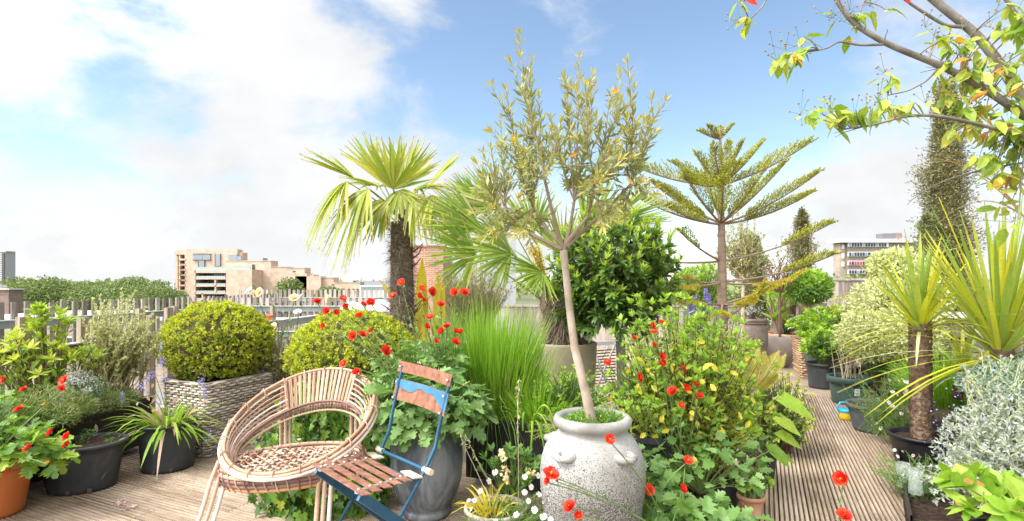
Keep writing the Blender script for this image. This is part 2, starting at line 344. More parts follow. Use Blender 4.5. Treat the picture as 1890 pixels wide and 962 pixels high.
surf('wicker', [(.27,.225,.185),(.44,.38,.325),(.58,.52,.45)], 4, 4, .7, .15, island=.7, bdist=.002)
surf('wicker_dark', [(.05,.04,.035),(.09,.07,.06)], 4)
surf('wicker_tan', [(.36,.23,.13),(.55,.38,.23)], 4, 4, .7, island=.6)
surf('cane', [(.40,.23,.13),(.54,.36,.23),(.66,.50,.36)], 5, 5, .42, .12, island=.8, spec=.45, bdist=.002)
surf('cane_pink', [(.34,.20,.145),(.46,.30,.22),(.56,.39,.30)], 5, 5, .45, .12, island=.7, bdist=.002)
surf('cane_dark', [(.16,.085,.065),(.28,.17,.13)], 6, 5, .5, .1, island=.6)
surf('cane_orange', [(.50,.24,.09),(.62,.34,.16)], 6, 5, .5, .1, island=.6)
surf('rust', [(.15,.06,.035),(.27,.12,.075),(.38,.20,.135)], 26, 10, .85, .4, (1, 1, 1), [.3,.5,.75], bdist=.003)
surf('blue_paint', [(.012,.075,.145),(.025,.115,.205)], 10, 8, .38, .06, spec=.5)
surf('blue_faded', [(.04,.14,.24),(.075,.21,.33)], 16, 8, .5, .06)
surf('cream_wood', [(.62,.50,.32),(.76,.66,.48)], 16, 4, .6)
surf('steel', [(.45,.45,.44),(.6,.6,.58)], 20, 4, .35, metal=.7)
surf('white_metal', [(.66,.66,.66),(.8,.8,.8)], 6, 4, .4, 0)
surf('white_glass', [(.68,.70,.72),(.8,.82,.84)], 6, 4, .2, 0)
surf('trunk_olive', [(.22,.16,.115),(.38,.305,.23),(.52,.44,.36)], 9, 8, .85, .5, (1, 1, .8), bdist=.006)
surf('twig_olive', [(.22,.15,.11),(.36,.28,.21)], 12, 4, .8, .1)
surf('trunk_grey', [(.16,.14,.12),(.30,.27,.23)], 12, 8, .9, .5, bdist=.006)
surf('trunk_pine', [(.20,.13,.09),(.34,.25,.19)], 14, 8, .9, .5, (1, 1, 3), bdist=.006)
surf('bark_branch', [(.10,.085,.075),(.19,.165,.145),(.30,.27,.24)], 10, 8, .85, .4, bdist=.004)
surf('bark_palm', [(.09,.06,.042),(.19,.14,.10),(.32,.25,.19)], 22, 8, .95, 1.0, (1, 1, 2.5), bdist=.02)
leafmat('fibre', [(.12,.085,.06),(.25,.19,.14),(.42,.34,.27)], .9, .1, (1, 1, 1), .1)
surf('bark_cord', [(.11,.065,.04),(.25,.165,.11),(.38,.28,.2)], 16, 9, .95, .8, (1, 1, 1.6), bdist=.012)
surf('twig_brown', [(.10,.055,.035),(.22,.14,.09)], 14, 4, .8, .1)
surf('twig_dark', [(.06,.04,.03),(.14,.095,.07)], 14, 4, .8, .1)
surf('twig_green', [(.10,.16,.04),(.2,.28,.08)], 14, 4, .6, .1)
surf('twig_straw', [(.36,.28,.17),(.5,.42,.28)], 14, 4, .6, .1)
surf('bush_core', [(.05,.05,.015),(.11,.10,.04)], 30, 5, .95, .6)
def urnmat():
    m, n, l, p = _new('urn_speckle')
    t = n.new('ShaderNodeTexCoord')
    v = n.new('ShaderNodeTexVoronoi'); v.inputs['Scale'].default_value = 185; v.inputs['Randomness'].default_value = 1; l.new(t.outputs['Object'], v.inputs[0])
    no = n.new('ShaderNodeTexNoise'); no.inputs['Scale'].default_value = 60; no.inputs['Detail'].default_value = 4; l.new(t.outputs['Object'], no.inputs[0])
    big = n.new('ShaderNodeTexNoise'); big.inputs['Scale'].default_value = 4; big.inputs['Detail'].default_value = 6; l.new(t.outputs['Object'], big.inputs[0])
    sp = n.new('ShaderNodeSeparateXYZ'); l.new(t.outputs['Object'], sp.inputs[0])
    mz = n.new('ShaderNodeMapRange'); l.new(sp.outputs[2], mz.inputs[0]); mz.inputs[1].default_value = .60; mz.inputs[2].default_value = .33; mz.inputs[3].default_value = .06; mz.inputs[4].default_value = .40
    a = n.new('ShaderNodeMath'); a.operation = 'MULTIPLY_ADD'; l.new(no.outputs[0], a.inputs[0]); a.inputs[1].default_value = .45; l.new(mz.outputs[0], a.inputs[2])
    b = n.new('ShaderNodeMath'); b.operation = 'MULTIPLY_ADD'; l.new(big.outputs[0], b.inputs[0]); b.inputs[1].default_value = .25; l.new(a.outputs[0], b.inputs[2])
    c = n.new('ShaderNodeMath'); c.operation = 'SUBTRACT'; l.new(b.outputs[0], c.inputs[0]); c.inputs[1].default_value = .22
    d = n.new('ShaderNodeMath'); d.operation = 'SUBTRACT'; l.new(c.outputs[0], d.inputs[0]); l.new(v.outputs['Distance'], d.inputs[1])
    e = n.new('ShaderNodeMapRange'); l.new(d.outputs[0], e.inputs[0]); e.inputs[1].default_value = -.03; e.inputs[2].default_value = .05
    r = ramp(n, [(.17,.16,.145),(.31,.30,.275),(.43,.42,.395)], [.3,.47,.65]); l.new(big.outputs[0], r.inputs[0])
    mi = n.new('ShaderNodeMix'); mi.data_type = 'RGBA'; l.new(e.outputs[0], mi.inputs[0]); l.new(r.outputs[0], mi.inputs[6]); mi.inputs[7].default_value = (.085, .075, .065, 1)
    l.new(mi.outputs[2], p.inputs['Base Color']); p.inputs['Roughness'].default_value = .8
    bu = n.new('ShaderNodeBump'); bu.inputs['Strength'].default_value = .5; bu.inputs['Distance'].default_value = .008; bu.invert = True; l.new(e.outputs[0], bu.inputs['Height']); l.new(bu.outputs[0], p.inputs['Normal'])
urnmat()
# foliage colours
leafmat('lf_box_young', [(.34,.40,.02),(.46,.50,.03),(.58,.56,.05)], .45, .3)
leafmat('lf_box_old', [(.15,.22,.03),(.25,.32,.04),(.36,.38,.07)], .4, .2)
leafmat('lf_brown', [(.20,.10,.03),(.34,.19,.07)], .8, .2, (1, .9, .6))
leafmat('lf_palm', [(.20,.27,.03),(.31,.36,.04),(.46,.44,.07)], .38, .32)
leafmat('lf_palm_green', [(.14,.22,.03),(.22,.31,.04),(.33,.40,.06)], .38, .32)
leafmat('lf_palm_tip', [(.45,.34,.09),(.52,.42,.16),(.38,.22,.07)], .7, .3, (1, .9, .6))
leafmat('lf_palm_dead', [(.30,.25,.12),(.46,.42,.22),(.38,.38,.16)], .7, .3, (1, .95, .7))
leafmat('lf_olive', [(.20,.23,.07),(.31,.33,.11),(.43,.42,.17)], .5, .22, (1, 1, .6))
leafmat('lf_olive_young', [(.36,.34,.08),(.46,.40,.11)], .5, .3, (1, .95, .5))
leafmat('lf_orange', [(.62,.24,.03),(.70,.38,.05)], .5, .4, (1, .8, .4))
leafmat('lf_bay', [(.065,.13,.03),(.11,.20,.04),(.18,.28,.055)], .28, .2, spec=.5)
leafmat('lf_bay_young', [(.22,.34,.04),(.34,.44,.06),(.42,.50,.10)], .35, .35)
leafmat('lf_pine', [(.20,.24,.03),(.34,.35,.04),(.48,.43,.06)], .5, .2)
leafmat('lf_pine_yellow', [(.42,.36,.03),(.56,.46,.05)], .5, .25)
leafmat('lf_grass', [(.14,.30,.02),(.23,.42,.035),(.36,.50,.08)], .4, .35)
leafmat('lf_grass_dry', [(.38,.27,.14),(.48,.38,.2)], .7, .25, (1, .95, .7))
leafmat('lf_green', [(.09,.19,.035),(.14,.26,.05),(.20,.33,.08)], .42, .3)
leafmat('lf_bright', [(.18,.33,.03),(.27,.42,.045),(.38,.50,.08)], .42, .35)
leafmat('lf_geum', [(.12,.23,.06),(.18,.31,.09),(.27,.40,.14)], .5, .25)
leafmat('lf_over', [(.16,.27,.03),(.26,.36,.04),(.40,.42,.06)], .45, .28)
leafmat('lf_ivy', [(.10,.22,.03),(.17,.31,.04),(.27,.40,.07)], .35, .25)
leafmat('lf_ivy_dark', [(.05,.12,.025),(.09,.18,.035)], .35, .2)
leafmat('lf_yg', [(.30,.39,.05),(.44,.49,.07),(.58,.57,.13)], .5, .35)
leafmat('lf_yellow', [(.62,.50,.05),(.72,.60,.09)], .5, .35, (1, .95, .4))
leafmat('lf_cream', [(.54,.56,.26),(.66,.66,.36)], .6, .3, (1, 1, .7))
leafmat('lf_varieg', [(.28,.34,.11),(.52,.54,.24),(.68,.66,.38)], .5, .25, (1, 1, .7))
leafmat('lf_cord', [(.30,.36,.03),(.46,.46,.04),(.62,.54,.06)], .36, .3)
leafmat('lf_cord_g', [(.20,.30,.05),(.30,.38,.07),(.44,.46,.10)], .36, .3)
leafmat('lf_silver', [(.27,.32,.26),(.40,.44,.37),(.54,.56,.49)], .7, .15, (1, 1, .9))
leafmat('lf_artem', [(.24,.34,.22),(.36,.45,.32)], .7, .15, (1, 1, .9))
leafmat('lf_sage', [(.20,.24,.08),(.32,.34,.13),(.46,.42,.18)], .6, .2, (1, 1, .7))
leafmat('lf_conifer', [(.11,.135,.055),(.20,.21,.09),(.32,.30,.14)], .6, .12)
leafmat('lf_conifer_b', [(.20,.13,.075),(.27,.19,.11)], .6, .12)
leafmat('lf_redbrown', [(.50,.15,.06),(.58,.25,.08)], .45, .3, (1, .8, .5))
leafmat('lf_cycad', [(.26,.32,.05),(.44,.42,.07),(.54,.33,.10)], .4, .3)
leafmat('lf_far', [(.09,.14,.05),(.14,.20,.07),(.20,.26,.09)], .8, .15)
leafmat('lf_far2', [(.16,.21,.07),(.22,.27,.09),(.30,.33,.12)], .8, .15)
leafmat('fl_red', [(.48,.014,.012),(.68,.035,.018),(.78,.085,.03)], .5, .25, (1, .6, .5))
leafmat('fl_centre', [(.62,.30,.03),(.74,.44,.05)], .7, .1, (1, 1, .6))
leafmat('fl_white', [(.70,.69,.66),(.82,.81,.78)], .6, .2, (1, 1, 1))
leafmat('fl_pink', [(.62,.30,.34),(.72,.48,.48)], .6, .2, (1, .9, .9))
leafmat('fl_rose', [(.80,.62,.34),(.84,.74,.52),(.82,.56,.26)], .6, .25, (1, .95, .8))
leafmat('fl_blue', [(.26,.22,.58),(.42,.38,.72)], .6, .25, (.9, .9, 1))
leafmat('fl_faded', [(.50,.34,.25),(.62,.48,.36)], .8, .25, (1, .9, .8))
leafmat('fl_pod', [(.30,.15,.07),(.42,.25,.1)], .7, .1, (1, 1, 1))

# ------------------------------------------------------------------ ground, deck
AU = R(25.0); U = np.array([math.sin(AU), math.cos(AU), 0]); Vv = np.array([math.cos(AU), -math.sin(AU), 0])
surf('land', [(.07,.09,.04),(.14,.14,.08),(.20,.19,.14)], .03, 8, .95, 0)
g = MB(); g.add([(-3000,-200,-10),(3000,-200,-10),(3000,5000,-10),(-3000,5000,-10)], [(0,1,2,3)]); structure(g, 'ground', 'land')
surf('asphalt', [(.09,.09,.095),(.14,.14,.145)], .5, 6, .9, 0)
g = MB(); g.add([(-90,14,-9.95),(-4,14,-9.95),(-6,22,-9.95),(-90,22,-9.95)], [(0,1,2,3)]); structure(g, 'road', 'asphalt')
def deck(name, s0, s1, t0, t1, alongv, pitch, nb, grooved=True, lens=2.6, clip=None):
    """boards over a rectangle given in deck axes; alongv: boards run along t"""
    mb = MB(); bw = pitch*nb; a0, a1, b0, b1 = (t0, t1, s0, s1) if alongv else (s0, s1, t0, t1)
    k = 0; b = b0
    while b < b1-1e-6:
        bb = min(b+bw-.006, b1); a = a0-(k*0.97) % lens; dz = rng.uniform(-.0012, .0012)
        while a < a1:
            x0 = max(a, a0); x1 = min(a+lens-.004, a1); a += lens
            if clip is not None: x1 = min(x1, clip(b))
            if x1-x0 < .05: continue
            prof = []
            if grooved:
                m = int(round((bb-b)/pitch))
                for i in range(m):
                    c0 = b+i*pitch
                    prof += [(c0, -.009), (c0+pitch*.10, 0), (c0+pitch*.64, .0), (c0+pitch*.74, -.009)]
                prof = [(b, -.03)]+prof+[(b+m*pitch-.006, -.03)]
            else:
                prof = [(b, -.03), (b, -.003), (b+.004, 0), (bb-.004, 0), (bb, -.003), (bb, -.03)]
            v = []
            for xx in (x0, x1):
                for (c, z) in prof: v.append((xx, c, z+dz))
            n = len(prof); fs = [(i, i+1, n+i+1, n+i) for i in range(n-1)]; gr = [i for i in range(n-1) if prof[i][1] < -.008 and prof[i+1][1] < -.008 and grooved]
            mb.add(v, [f for i, f in enumerate(fs) if i not in gr]+[tuple(range(n))[::-1], tuple(range(n, 2*n))])
            if gr: mb.add([v[j] for i in gr for j in (i, i+1, n+i+1, n+i)], [(4*q, 4*q+1, 4*q+2, 4*q+3) for q in range(len(gr))], 1)
        b += bw; k += 1
    ob = mb.build(name, ['deck_groove', 'deck_grime'] if grooved else 'deck_smooth'); tag(ob, kind='structure')
    # local x along the boards
    if alongv: X = Vector(Vv); Y = Vector(U)
    else: X = Vector(U); Y = Vector(Vv)
    m = Matrix(((X.x, Y.x, 0, 0), (X.y, Y.y, 0, 0), (0, 0, 1, 0), (0, 0, 0, 1)))
    ob.matrix_world = m
    return ob
deck('deck_left', -1.0, 7.6, -5.2, -.36, True, .0235, 6, lens=2.3)
deck('deck_path', -1.0, 6.75, -.35, .92, False, .0235, 6, lens=3.4)
deck('deck_far', 6.76, 13, -5.2, 3.5, True, .14, 1, False, lens=2.2)
deck('deck_right', -1.0, 6.75, .93, 3.2, False, .14, 1, False)
g = MB(); P = [U*s+Vv*t for s, t in ((-1.2,-5.3),(-1.2,3.4),(13.2,3.6),(13.2,-5.3))]; g.add([p+np.array([0,0,-.028]) for p in P]+[p+np.array([0,0,-.5]) for p in P], [(0,1,2,3),(7,6,5,4),(0,4,5,1),(1,5,6,2),(2,6,7,3),(3,7,4,0)]); structure(g, 'roof_slab', 'deck_under')
# lower roof between the two fences and neighbouring terrace
surf('flat_roof', [(.16,.155,.15),(.26,.25,.24)], .8, 7, .9, 0)
g = MB(); g.box((-10, 19, -3.6), (16, 9, .4)); structure(g, 'lower_roof', 'flat_roof')

# ------------------------------------------------------------------ fences
def fence(name, label, pts, ztop, rails, pw, pt, pitch, wood, zbot=.02, off=.04, rail_h=.09, posts=None, jit=.01, group=None):
    pts = [Vector((p[0], p[1], 0)) for p in pts]; root = thing(name, label, 'fence', tuple(pts[0]), group)
    pk = MB(); rl = MB(); rt = MB()
    for a, b in zip(pts[:-1], pts[1:]):
        d = (b-a); Ln = d.length; d.normalize(); nrm = Vector((-d.y, d.x, 0)); rz = math.atan2(d.y, d.x); n = int(Ln/pitch)
        for i in range(n):
            p = a+d*(pitch*(i+.5)); zt = ztop+rng.uniform(-jit, jit)
            pk.box((p.x+nrm.x*off, p.y+nrm.y*off, (zt+zbot)/2), (pw*rng.uniform(.92, 1.05), pt, zt-zbot), rz)
        for z in rails:
            m = (a+b)/2; rl.box((m.x, m.y, z), (Ln+.02, .012, rail_h), rz); rt.box((m.x-nrm.x*.028, m.y-nrm.y*.028, z+rail_h/2+.006), (Ln+.02, .07, .010), rz)
    if pk.n: pk.build('picket_panel', wood, root)
    rl.build('rail', 'galv_steel', root); rt.build('rail_flange', 'rail_top', root)
    if posts:
        for (x, y, zt, wd) in posts:
            m = MB(); a, b = pts[0], pts[1]; d = (b-a).normalized(); m.box((x, y, zt/2), (wd, .035, zt), math.atan2(d.y, d.x)); m.build('post', 'post_wood', root)
    return root
A0 = Vector((-3.31, 2.6, 0)); A1 = Vector((-2.96, 4.75, 0)); A2 = Vector((-2.72, 6.6, 0)); A3 = Vector((-2.6, 8.0, 0))
pts = [A0, A1, A2, A3]
pl = []
for (px, top, w_) in ((33, 585, .075), (62, 592, .05), (148, 586, .07), (246, 570, .045), (268, 582, .06), (303, 568, .06), (318, 565, .05), (497, 565, .05)):
    # on the fence line
    k = (px-945)/F; best = min(((a+(b-a)*t) for a, b in zip(pts[:-1], pts[1:]) for t in np.linspace(0, 1, 60)), key=lambda q: abs(q.x/q.y-k))
    pl.append((best.x+.035, best.y, H+(HY-top)/F*best.y, w_))
fence('railing_fence', 'low timber and steel railing fence along the left deck edge, behind the black trough', pts, .74, [.735], .0, .0, 99, 'post_wood', posts=pl, rail_h=.085)
fence('picket_fence', 'weathered picket fence with steel rail on the next terrace, beyond the left railing', [(-5.75,4.6),(-5.35,6.6),(-5.1,9.0),(-5.1,12.0)], 1.0, [.76], .062, .022, .135, 'fence_wood', rail_h=.085)
fence('picket_fence', 'weathered picket fence behind the round green bush, in front of the farther fence', [(-4.9,9.3),(-1.4,9.1)], .97, [.78,.35], .062, .022, .108, 'fence_wood', zbot=-.1, off=.04)
fence('picket_fence', 'farthest row of grey pickets below the long pale brick wing', [(-7.4,14.6),(-2.2,14.2)], 1.06, [.8], .07, .022, .125, 'fence_wood', zbot=-.3)
# back fence right
def board_fence(name, label, a, b, z0, z1, pw=.1):
    a = Vector((a[0], a[1], 0)); b = Vector((b[0], b[1], 0)); d = b-a; Ln = d.length; d.normalize(); rz = math.atan2(d.y, d.x); root = thing(name, label, 'fence', (a.x, a.y, z0)); mb = MB()
    for i in range(int(Ln/pw)):
        p = a+d*(pw*(i+.5)); mb.box((p.x, p.y, (z0+z1)/2+rng.uniform(-.008, .008)), (pw-.008, .02, z1-z0), rz)
    mb.build('board_panel', 'fence_wood', root); m = MB(); c = (a+b)/2; m.box((c.x, c.y, z1+.02), (Ln, .06, .035), rz); m.build('top_rail', 'fence_wood', root)
    return root
board_fence('board_fence', 'tall close-boarded timber fence at the far right end, below the flats', (5.2, 9.9), (8.6, 9.2), 0, 1.27)
board_fence('board_fence', 'grey close-boarded fence behind the monkey-tail pine and the far pots', (-.9, 10.2), (5.1, 9.95), 0, .78, .12)
m = MB(); m.box((5.3, 9.2, .93), (.9, .12, .09), -.3); m.box((5.3, 9.3, .42), (.8, .1, .8), -.3); ob = m.build('low_wall', 'fence_wood'); tag(ob, 'low timber retaining wall with pale ledge behind the lollipop bay tree', 'wall')

# ------------------------------------------------------------------ far buildings
brickmat('brick_pale', (.54,.385,.28), (.62,.45,.335), (.54,.44,.35), 1.2, .4)
brickmat('brick_brown', (.22,.135,.11), (.28,.18,.145), (.3,.26,.22), .6, .2)
brickmat('brick_red', (.40,.16,.11), (.50,.24,.17), (.52,.42,.36), .45, .15)
brickmat('brick_stock', (.34,.26,.19), (.42,.33,.25), (.42,.38,.33), .45, .15)
plain('win_glass', (.22,.28,.32), .12, spec=.7); plain('win_dark', (.05,.055,.06), .2); plain('win_frame', (.7,.7,.7), .5); plain('concrete_grey', (.38,.38,.40), .8); plain('concrete_pale', (.55,.54,.5), .8)
plain('balcony_glass', (.36,.44,.42), .15); plain('slate_roof', (.17,.16,.17), .7); plain('tile_roof', (.32,.17,.12), .8); plain('spandrel', (.23,.19,.14), .8); plain('red_panel', (.45,.06,.09), .6); plain('dark_frame', (.10,.09,.085), .5)
plain('balcony_slab', (.5,.42,.34), .8)
def pbox(mb, x0, x1, y0, y1, Y, depth, mi=0, off=0.0):
    """box whose front face, at distance Y-off, spans the picture rectangle at that distance"""
    a = W(x0, y0, Y-off); b = W(x1, y1, Y-off); mb.box(((a.x+b.x)/2, Y-off+depth/2, (a.z+b.z)/2), (abs(b.x-a.x), depth, abs(a.z-b.z)), 0, mi)
def part_box(name, rects, Y, depth, mat, par, off=0.0, single=True):
    for r in rects:
        m = MB(); pbox(m, *r, Y, depth, 0, off); m.build(name, mat, par)
Y = 200; apt = thing('apartment_complex', 'pale brick stepped apartment complex with balconies, left of the palm', 'building', tuple(Vector((-100, 200, -10))))
zb = 600
part_box('wall', [(344,438,460,zb)], Y, 4, 'brick_pale', apt)
part_box('wall', [(438,447,466,zb)], Y+1, 4, 'brick_pale', apt)
m = MB(); pbox(m, 322, 344, 462, 470, Y, 18, off=-1); pbox(m, 324, 328, 470, zb, Y, 16, off=-2); pbox(m, 330, 332.5, 470, zb, Y, 16, off=-1.2); pbox(m, 341, 344, 470, zb, Y, 16, off=-1)
pbox(m, 324, 344, 560, zb, Y, 14, off=-1)
for i in range(9): pbox(m, 331, 342, 474.5+i*9.6+3, 474.5+i*9.6+6.2, Y, 12, off=-.8)
m.build('balcony_frame', 'brick_pale', apt)
m = MB(); pbox(m, 326, 342, 470, zb, Y, 8, off=-8); m.build('recess', 'win_dark', apt)
for i in range(9):
    m = MB(); pbox(m, 320, 327, 480+i*12, 481+i*12, Y, 3, off=2); m.build('balcony', 'balcony_slab', apt)
part_box('window', [(356,373,469.5,479.5),(373.6,388,469.5,479.5),(366,377,480.5,494),(397,406,469,491),(421,437,470,480),(437.5,445,473,480)], Y, 1, 'win_glass', apt, off=.35)
part_box('window_frame', [(355.4,389,468.4,469.6),(355.4,389,479.4,480.6),(376.5,377.5,480,494.5),(365.4,366.2,480,494.5),(396.2,397.1,468.5,491.6),(405.9,406.8,468.5,491.6)], Y, 1, 'dark_frame', apt, off=.45)
part_box('wall', [(417,500,482,zb),(500,529,493,zb),(529,562,495,zb),(562,578,507,zb),(578,616,513,zb),(616,664,521.5,zb)], Y-4, 6, 'brick_pale', apt)
part_box('wall', [(531,566,504.5,zb),(545,592,510,zb)], Y-6, 6, 'brick_pale', apt)
part_box('coping', [(417,500,481,482.2),(500,529,492.2,493.2),(529,562,494.2,495.2),(578,616,512.2,513.2),(616,664,520.8,521.6)], Y-4, 6, 'balcony_slab', apt, off=.2)
part_box('roof_plant', [(470,485,476,481)], Y+2, 4, 'concrete_grey', apt)
part_box('stair_slot', [(465,469.5,488,530)], Y-4, 1, 'win_dark', apt, off=.3)
m = MB(); pbox(m, 359, 417, 499, 504, Y, 8, off=12); pbox(m, 359, 417.3, 513.5, 516, Y, 8, off=12); pbox(m, 359, 417.3, 527, 529.3, Y, 8, off=12); pbox(m, 359, 417.3, 540.5, 543, Y, 8, off=12); pbox(m, 359, 417.3, 554, 557, Y, 8, off=12); pbox(m, 359, 360.6, 499, zb, Y, 8, off=12); pbox(m, 396, 398.6, 515, 541, Y, 8, off=12); pbox(m, 372, 374.5, 541, zb, Y, 8, off=12)
m.build('balcony_frame', 'brick_pale', apt)
m = MB(); pbox(m, 417, 465, 497.5, zb, Y, 10, off=12); pbox(m, 360, 417, 499, zb, Y, 2, off=5); m.build('wall', 'brick_pale', apt)
for r in [(361,416,504,513.5),(361,396,516,527),(399,416,516,527),(361,396,529.3,540.5),(399,416,529.3,540.5),(361,372,543,554),(375,416,543,554)]:
    m = MB(); pbox(m, *r, Y, .3, off=6.2); w_ = m.build('window', 'win_glass', apt)
    m = MB(); n = max(2, int((r[1]-r[0])/4.5))
    for i in range(n+1):
        x = r[0]+(r[1]-r[0])*i/n; pbox(m, x-.25, x+.25, r[2], r[3], Y, .3, off=6.4)
    m.build('window_frame', 'dark_frame', w_)
    m = MB(); pbox(m, r[0], r[1], r[3]-4, r[3], Y, .2, off=11.8); m.build('balustrade', 'balcony_glass', apt)
m = MB(); pbox(m, 359, 425, 493, 499, Y, .3, off=11.5); pbox(m, 425, 462, 491, 497.5, Y, .3, off=11.5); m.build('roof_balustrade', 'balcony_glass', apt)
for x in (592, 606, 622, 632, 642, 650, 658): part_box('window', [(x,x+3.5,533,541)], Y-4, 1, 'win_dark', apt, off=.3)
for x, y0 in ((540,500.5),(612,525),(553,521)): part_box('window', [(x,x+4,y0,y0+2.4)], Y-6, 1, 'win_dark', apt, off=.5)
# tower block far left
tb = thing('tower_block', 'tall grey concrete tower block at the far left of the skyline', 'building', (-290, 300, -10))
part_box('wall', [(-60,10.2,465,560)], 300, 6, 'concrete_grey', tb); part_box('parapet', [(-60,10.6,463,465)], 300, 6, 'concrete_pale', tb, off=.5); part_box('stair_slot', [(4.0,8.2,467,533)], 300, 1, 'win_dark', tb, off=.4)
for i in range(16):
    part_box('window', [(-2,3.4,468+i*4,470+i*4)], 300, .5, 'concrete_pale', tb, off=.5)
bb_ = thing('brick_building', 'low brown brick building with pale roof edge at the far left', 'building', (-67, 72, -10))
part_box('wall', [(-90,16,535,700)], 72, 2.2, 'brick_brown', bb_); part_box('parapet', [(-90,16.5,532.5,535.2)], 72, 2.3, 'concrete_pale', bb_, off=.3); part_box('roof_unit', [(-25,0,526,532.5)], 72.5, 1, 'concrete_pale', bb_)
# skyline buildings
def simple_b(name, label, x0, x1, y0, Y, wall, roof=None, wins=(), y1=560, pitch=0):
    b = thing(name, label, 'building', tuple(W((x0+x1)/2, y1, Y))); part_box('wall', [(x0,x1,y0,y1)], Y, 5, wall, b)
    if pitch:
        a = W(x0, y0, Y); c = W(x1, y0, Y); zt = H+(HY-(y0-pitch))/F*Y; m = MB()
        m.add([(a.x,Y,a.z),(c.x,Y,a.z),(c.x,Y+5,a.z),(a.x,Y+5,a.z),(a.x,Y+2.5,zt),(c.x,Y+2.5,zt)], [(0,1,5,4),(2,3,4,5),(0,4,3),(1,2,5)]); m.build('roof', roof, b)
    for r in wins: part_box('window', [r], Y, .4, 'win_glass', b, off=.2)
    return b
simple_b('office_building', 'small white building with dark windows above the trees on the left skyline', 84, 108, 527, 330, 'concrete_pale', wins=[(86+5*i,89+5*i,530,534) for i in range(4)])
simple_b('office_building', 'distant low grey roofscape between the tower block and the white building', 47, 70, 529, 380, 'concrete_grey')
simple_b('office_building', 'distant pale flats with stepped top, centre of the left skyline', 160, 205, 532, 340, 'concrete_pale', wins=[(163+6*i,166+6*i,535,538) for i in range(6)])
simple_b('office_building', 'low grey hall with a canopy roof just above the far tree tops', 207, 236, 524, 360, 'concrete_grey')
simple_b('terraced_house', 'red brown houses with tiled roof, left of the white house', 268, 305, 530, 260, 'brick_red', 'tile_roof', wins=[(270+6*i,273+6*i,533,536) for i in range(5)], pitch=4)
simple_b('white_house', 'white rendered house beside the foot of the pale brick flats', 305, 321, 524, 240, 'win_frame', wins=[(307+4*i,309.5+4*i,527+5*j,529.5+5*j) for i in range(3) for j in range(4)])
simple_b('terraced_house', 'low brick houses with slate roof between trees, under the white house', 290, 322, 541, 150, 'brick_red', 'slate_roof', y1=600, wins=[(293+7*i,297+7*i,545,551) for i in range(4)], pitch=5)
simple_b('glass_hall', 'low white and glass building right of the long brick wing', 664, 716, 527, 190, 'win_frame', wins=[(666+4*i,669+4*i,529,535) for i in range(12)])
simple_b('long_house', 'grey roofed building low on the skyline left of the palm trunk', 655, 720, 522, 230, 'concrete_grey', 'slate_roof', pitch=3)
# terrace of brick houses under the picket fence
th = thing('terraced_house', 'long stock brick terrace with white sash windows seen through the left railing', 'building', (-24, 27, -10))
part_box('wall', [(-120,420,592,1000)], 26, 8, 'brick_stock', th); part_box('parapet', [(-120,420,588,592)], 26, 8, 'concrete_pale', th, off=.1)
for i, x in enumerate(range(-30, 420, 38)):
    m = MB(); pbox(m, x, x+14, 622, 648, 26, .1, off=.04); w_ = m.build('window', 'win_frame', th); m = MB(); pbox(m, x+1.5, x+6.4, 624, 634, 26, .1, off=.06); pbox(m, x+7.6, x+12.5, 624, 634, 26, .1, off=.06); pbox(m, x+1.5, x+6.4, 636, 646, 26, .1, off=.06); pbox(m, x+7.6, x+12.5, 636, 646, 26, .1, off=.06); m.build('pane', 'win_dark', w_)
# buildings behind the palms and right
rb = thing('brick_gable', 'red brick gable wall just right of the shaggy palm trunk', 'building', (-6, 40, -10)); part_box('wall', [(759,818,455,900)], 40, 6, 'brick_red', rb); part_box('coping', [(758,819,452.5,455.2)], 40, 6.2, 'brick_red', rb, off=.1)
gb = thing('grey_block', 'plain grey panelled block behind the low fan palm', 'building', (-3, 120, -10)); part_box('wall', [(893,952,383,650)], 120, 12, 'concrete_grey', gb); part_box('band', [(893,952,427,432)], 120, 12, 'concrete_pale', gb, off=.3)
m = MB()
for i in range(12): pbox(m, 893+5*i, 893.4+5*i, 383, 427, 120, .2, off=.1)
for i in range(7): pbox(m, 893, 952, 385+6*i, 385.4+6*i, 120, .2, off=.12)
m.build('panel_joint', 'dark_frame', gb)
fb = thing('block_of_flats', 'brown and white block of flats with ribbon windows at the right', 'building', (52, 80, -10))
part_box('wall', [(1565,1720,446,700)], 80, 2.5, 'spandrel', fb); part_box('wall', [(1550,1565,449,700)], 80.6, 1.6, 'brick_stock', fb); part_box('parapet', [(1549,1721,441,447.5)], 80, 3, 'win_frame', fb, off=.4)
part_box('roof_unit', [(1629,1653,431,441)], 81, 1.5, 'slate_roof', fb); part_box('roof_unit', [(1653,1665,430,441)], 81, 1.5, 'brick_brown', fb)
for k, (a, b) in enumerate([(448,456),(465,473.5),(481.5,490),(498,506),(514,522)]):
    part_box('window_band', [(1566,1640,a,b)], 80, .2, 'win_frame', fb, off=.15)
    for i in range(14):
        x = 1568+i*5; part_box('window', [(x,x+3.2,a+1,b-1)], 80, .2, 'red_panel' if (k == 2 and i in (0, 2, 3, 4)) else ('win_dark' if (i*7+k*3) % 5 else 'win_glass'), fb, off=.25)
part_box('window', [(1555,1558.5,452,460),(1555,1558.5,468,477),(1555,1558.5,484,492)], 80.6, .2, 'win_frame', fb, off=.2)
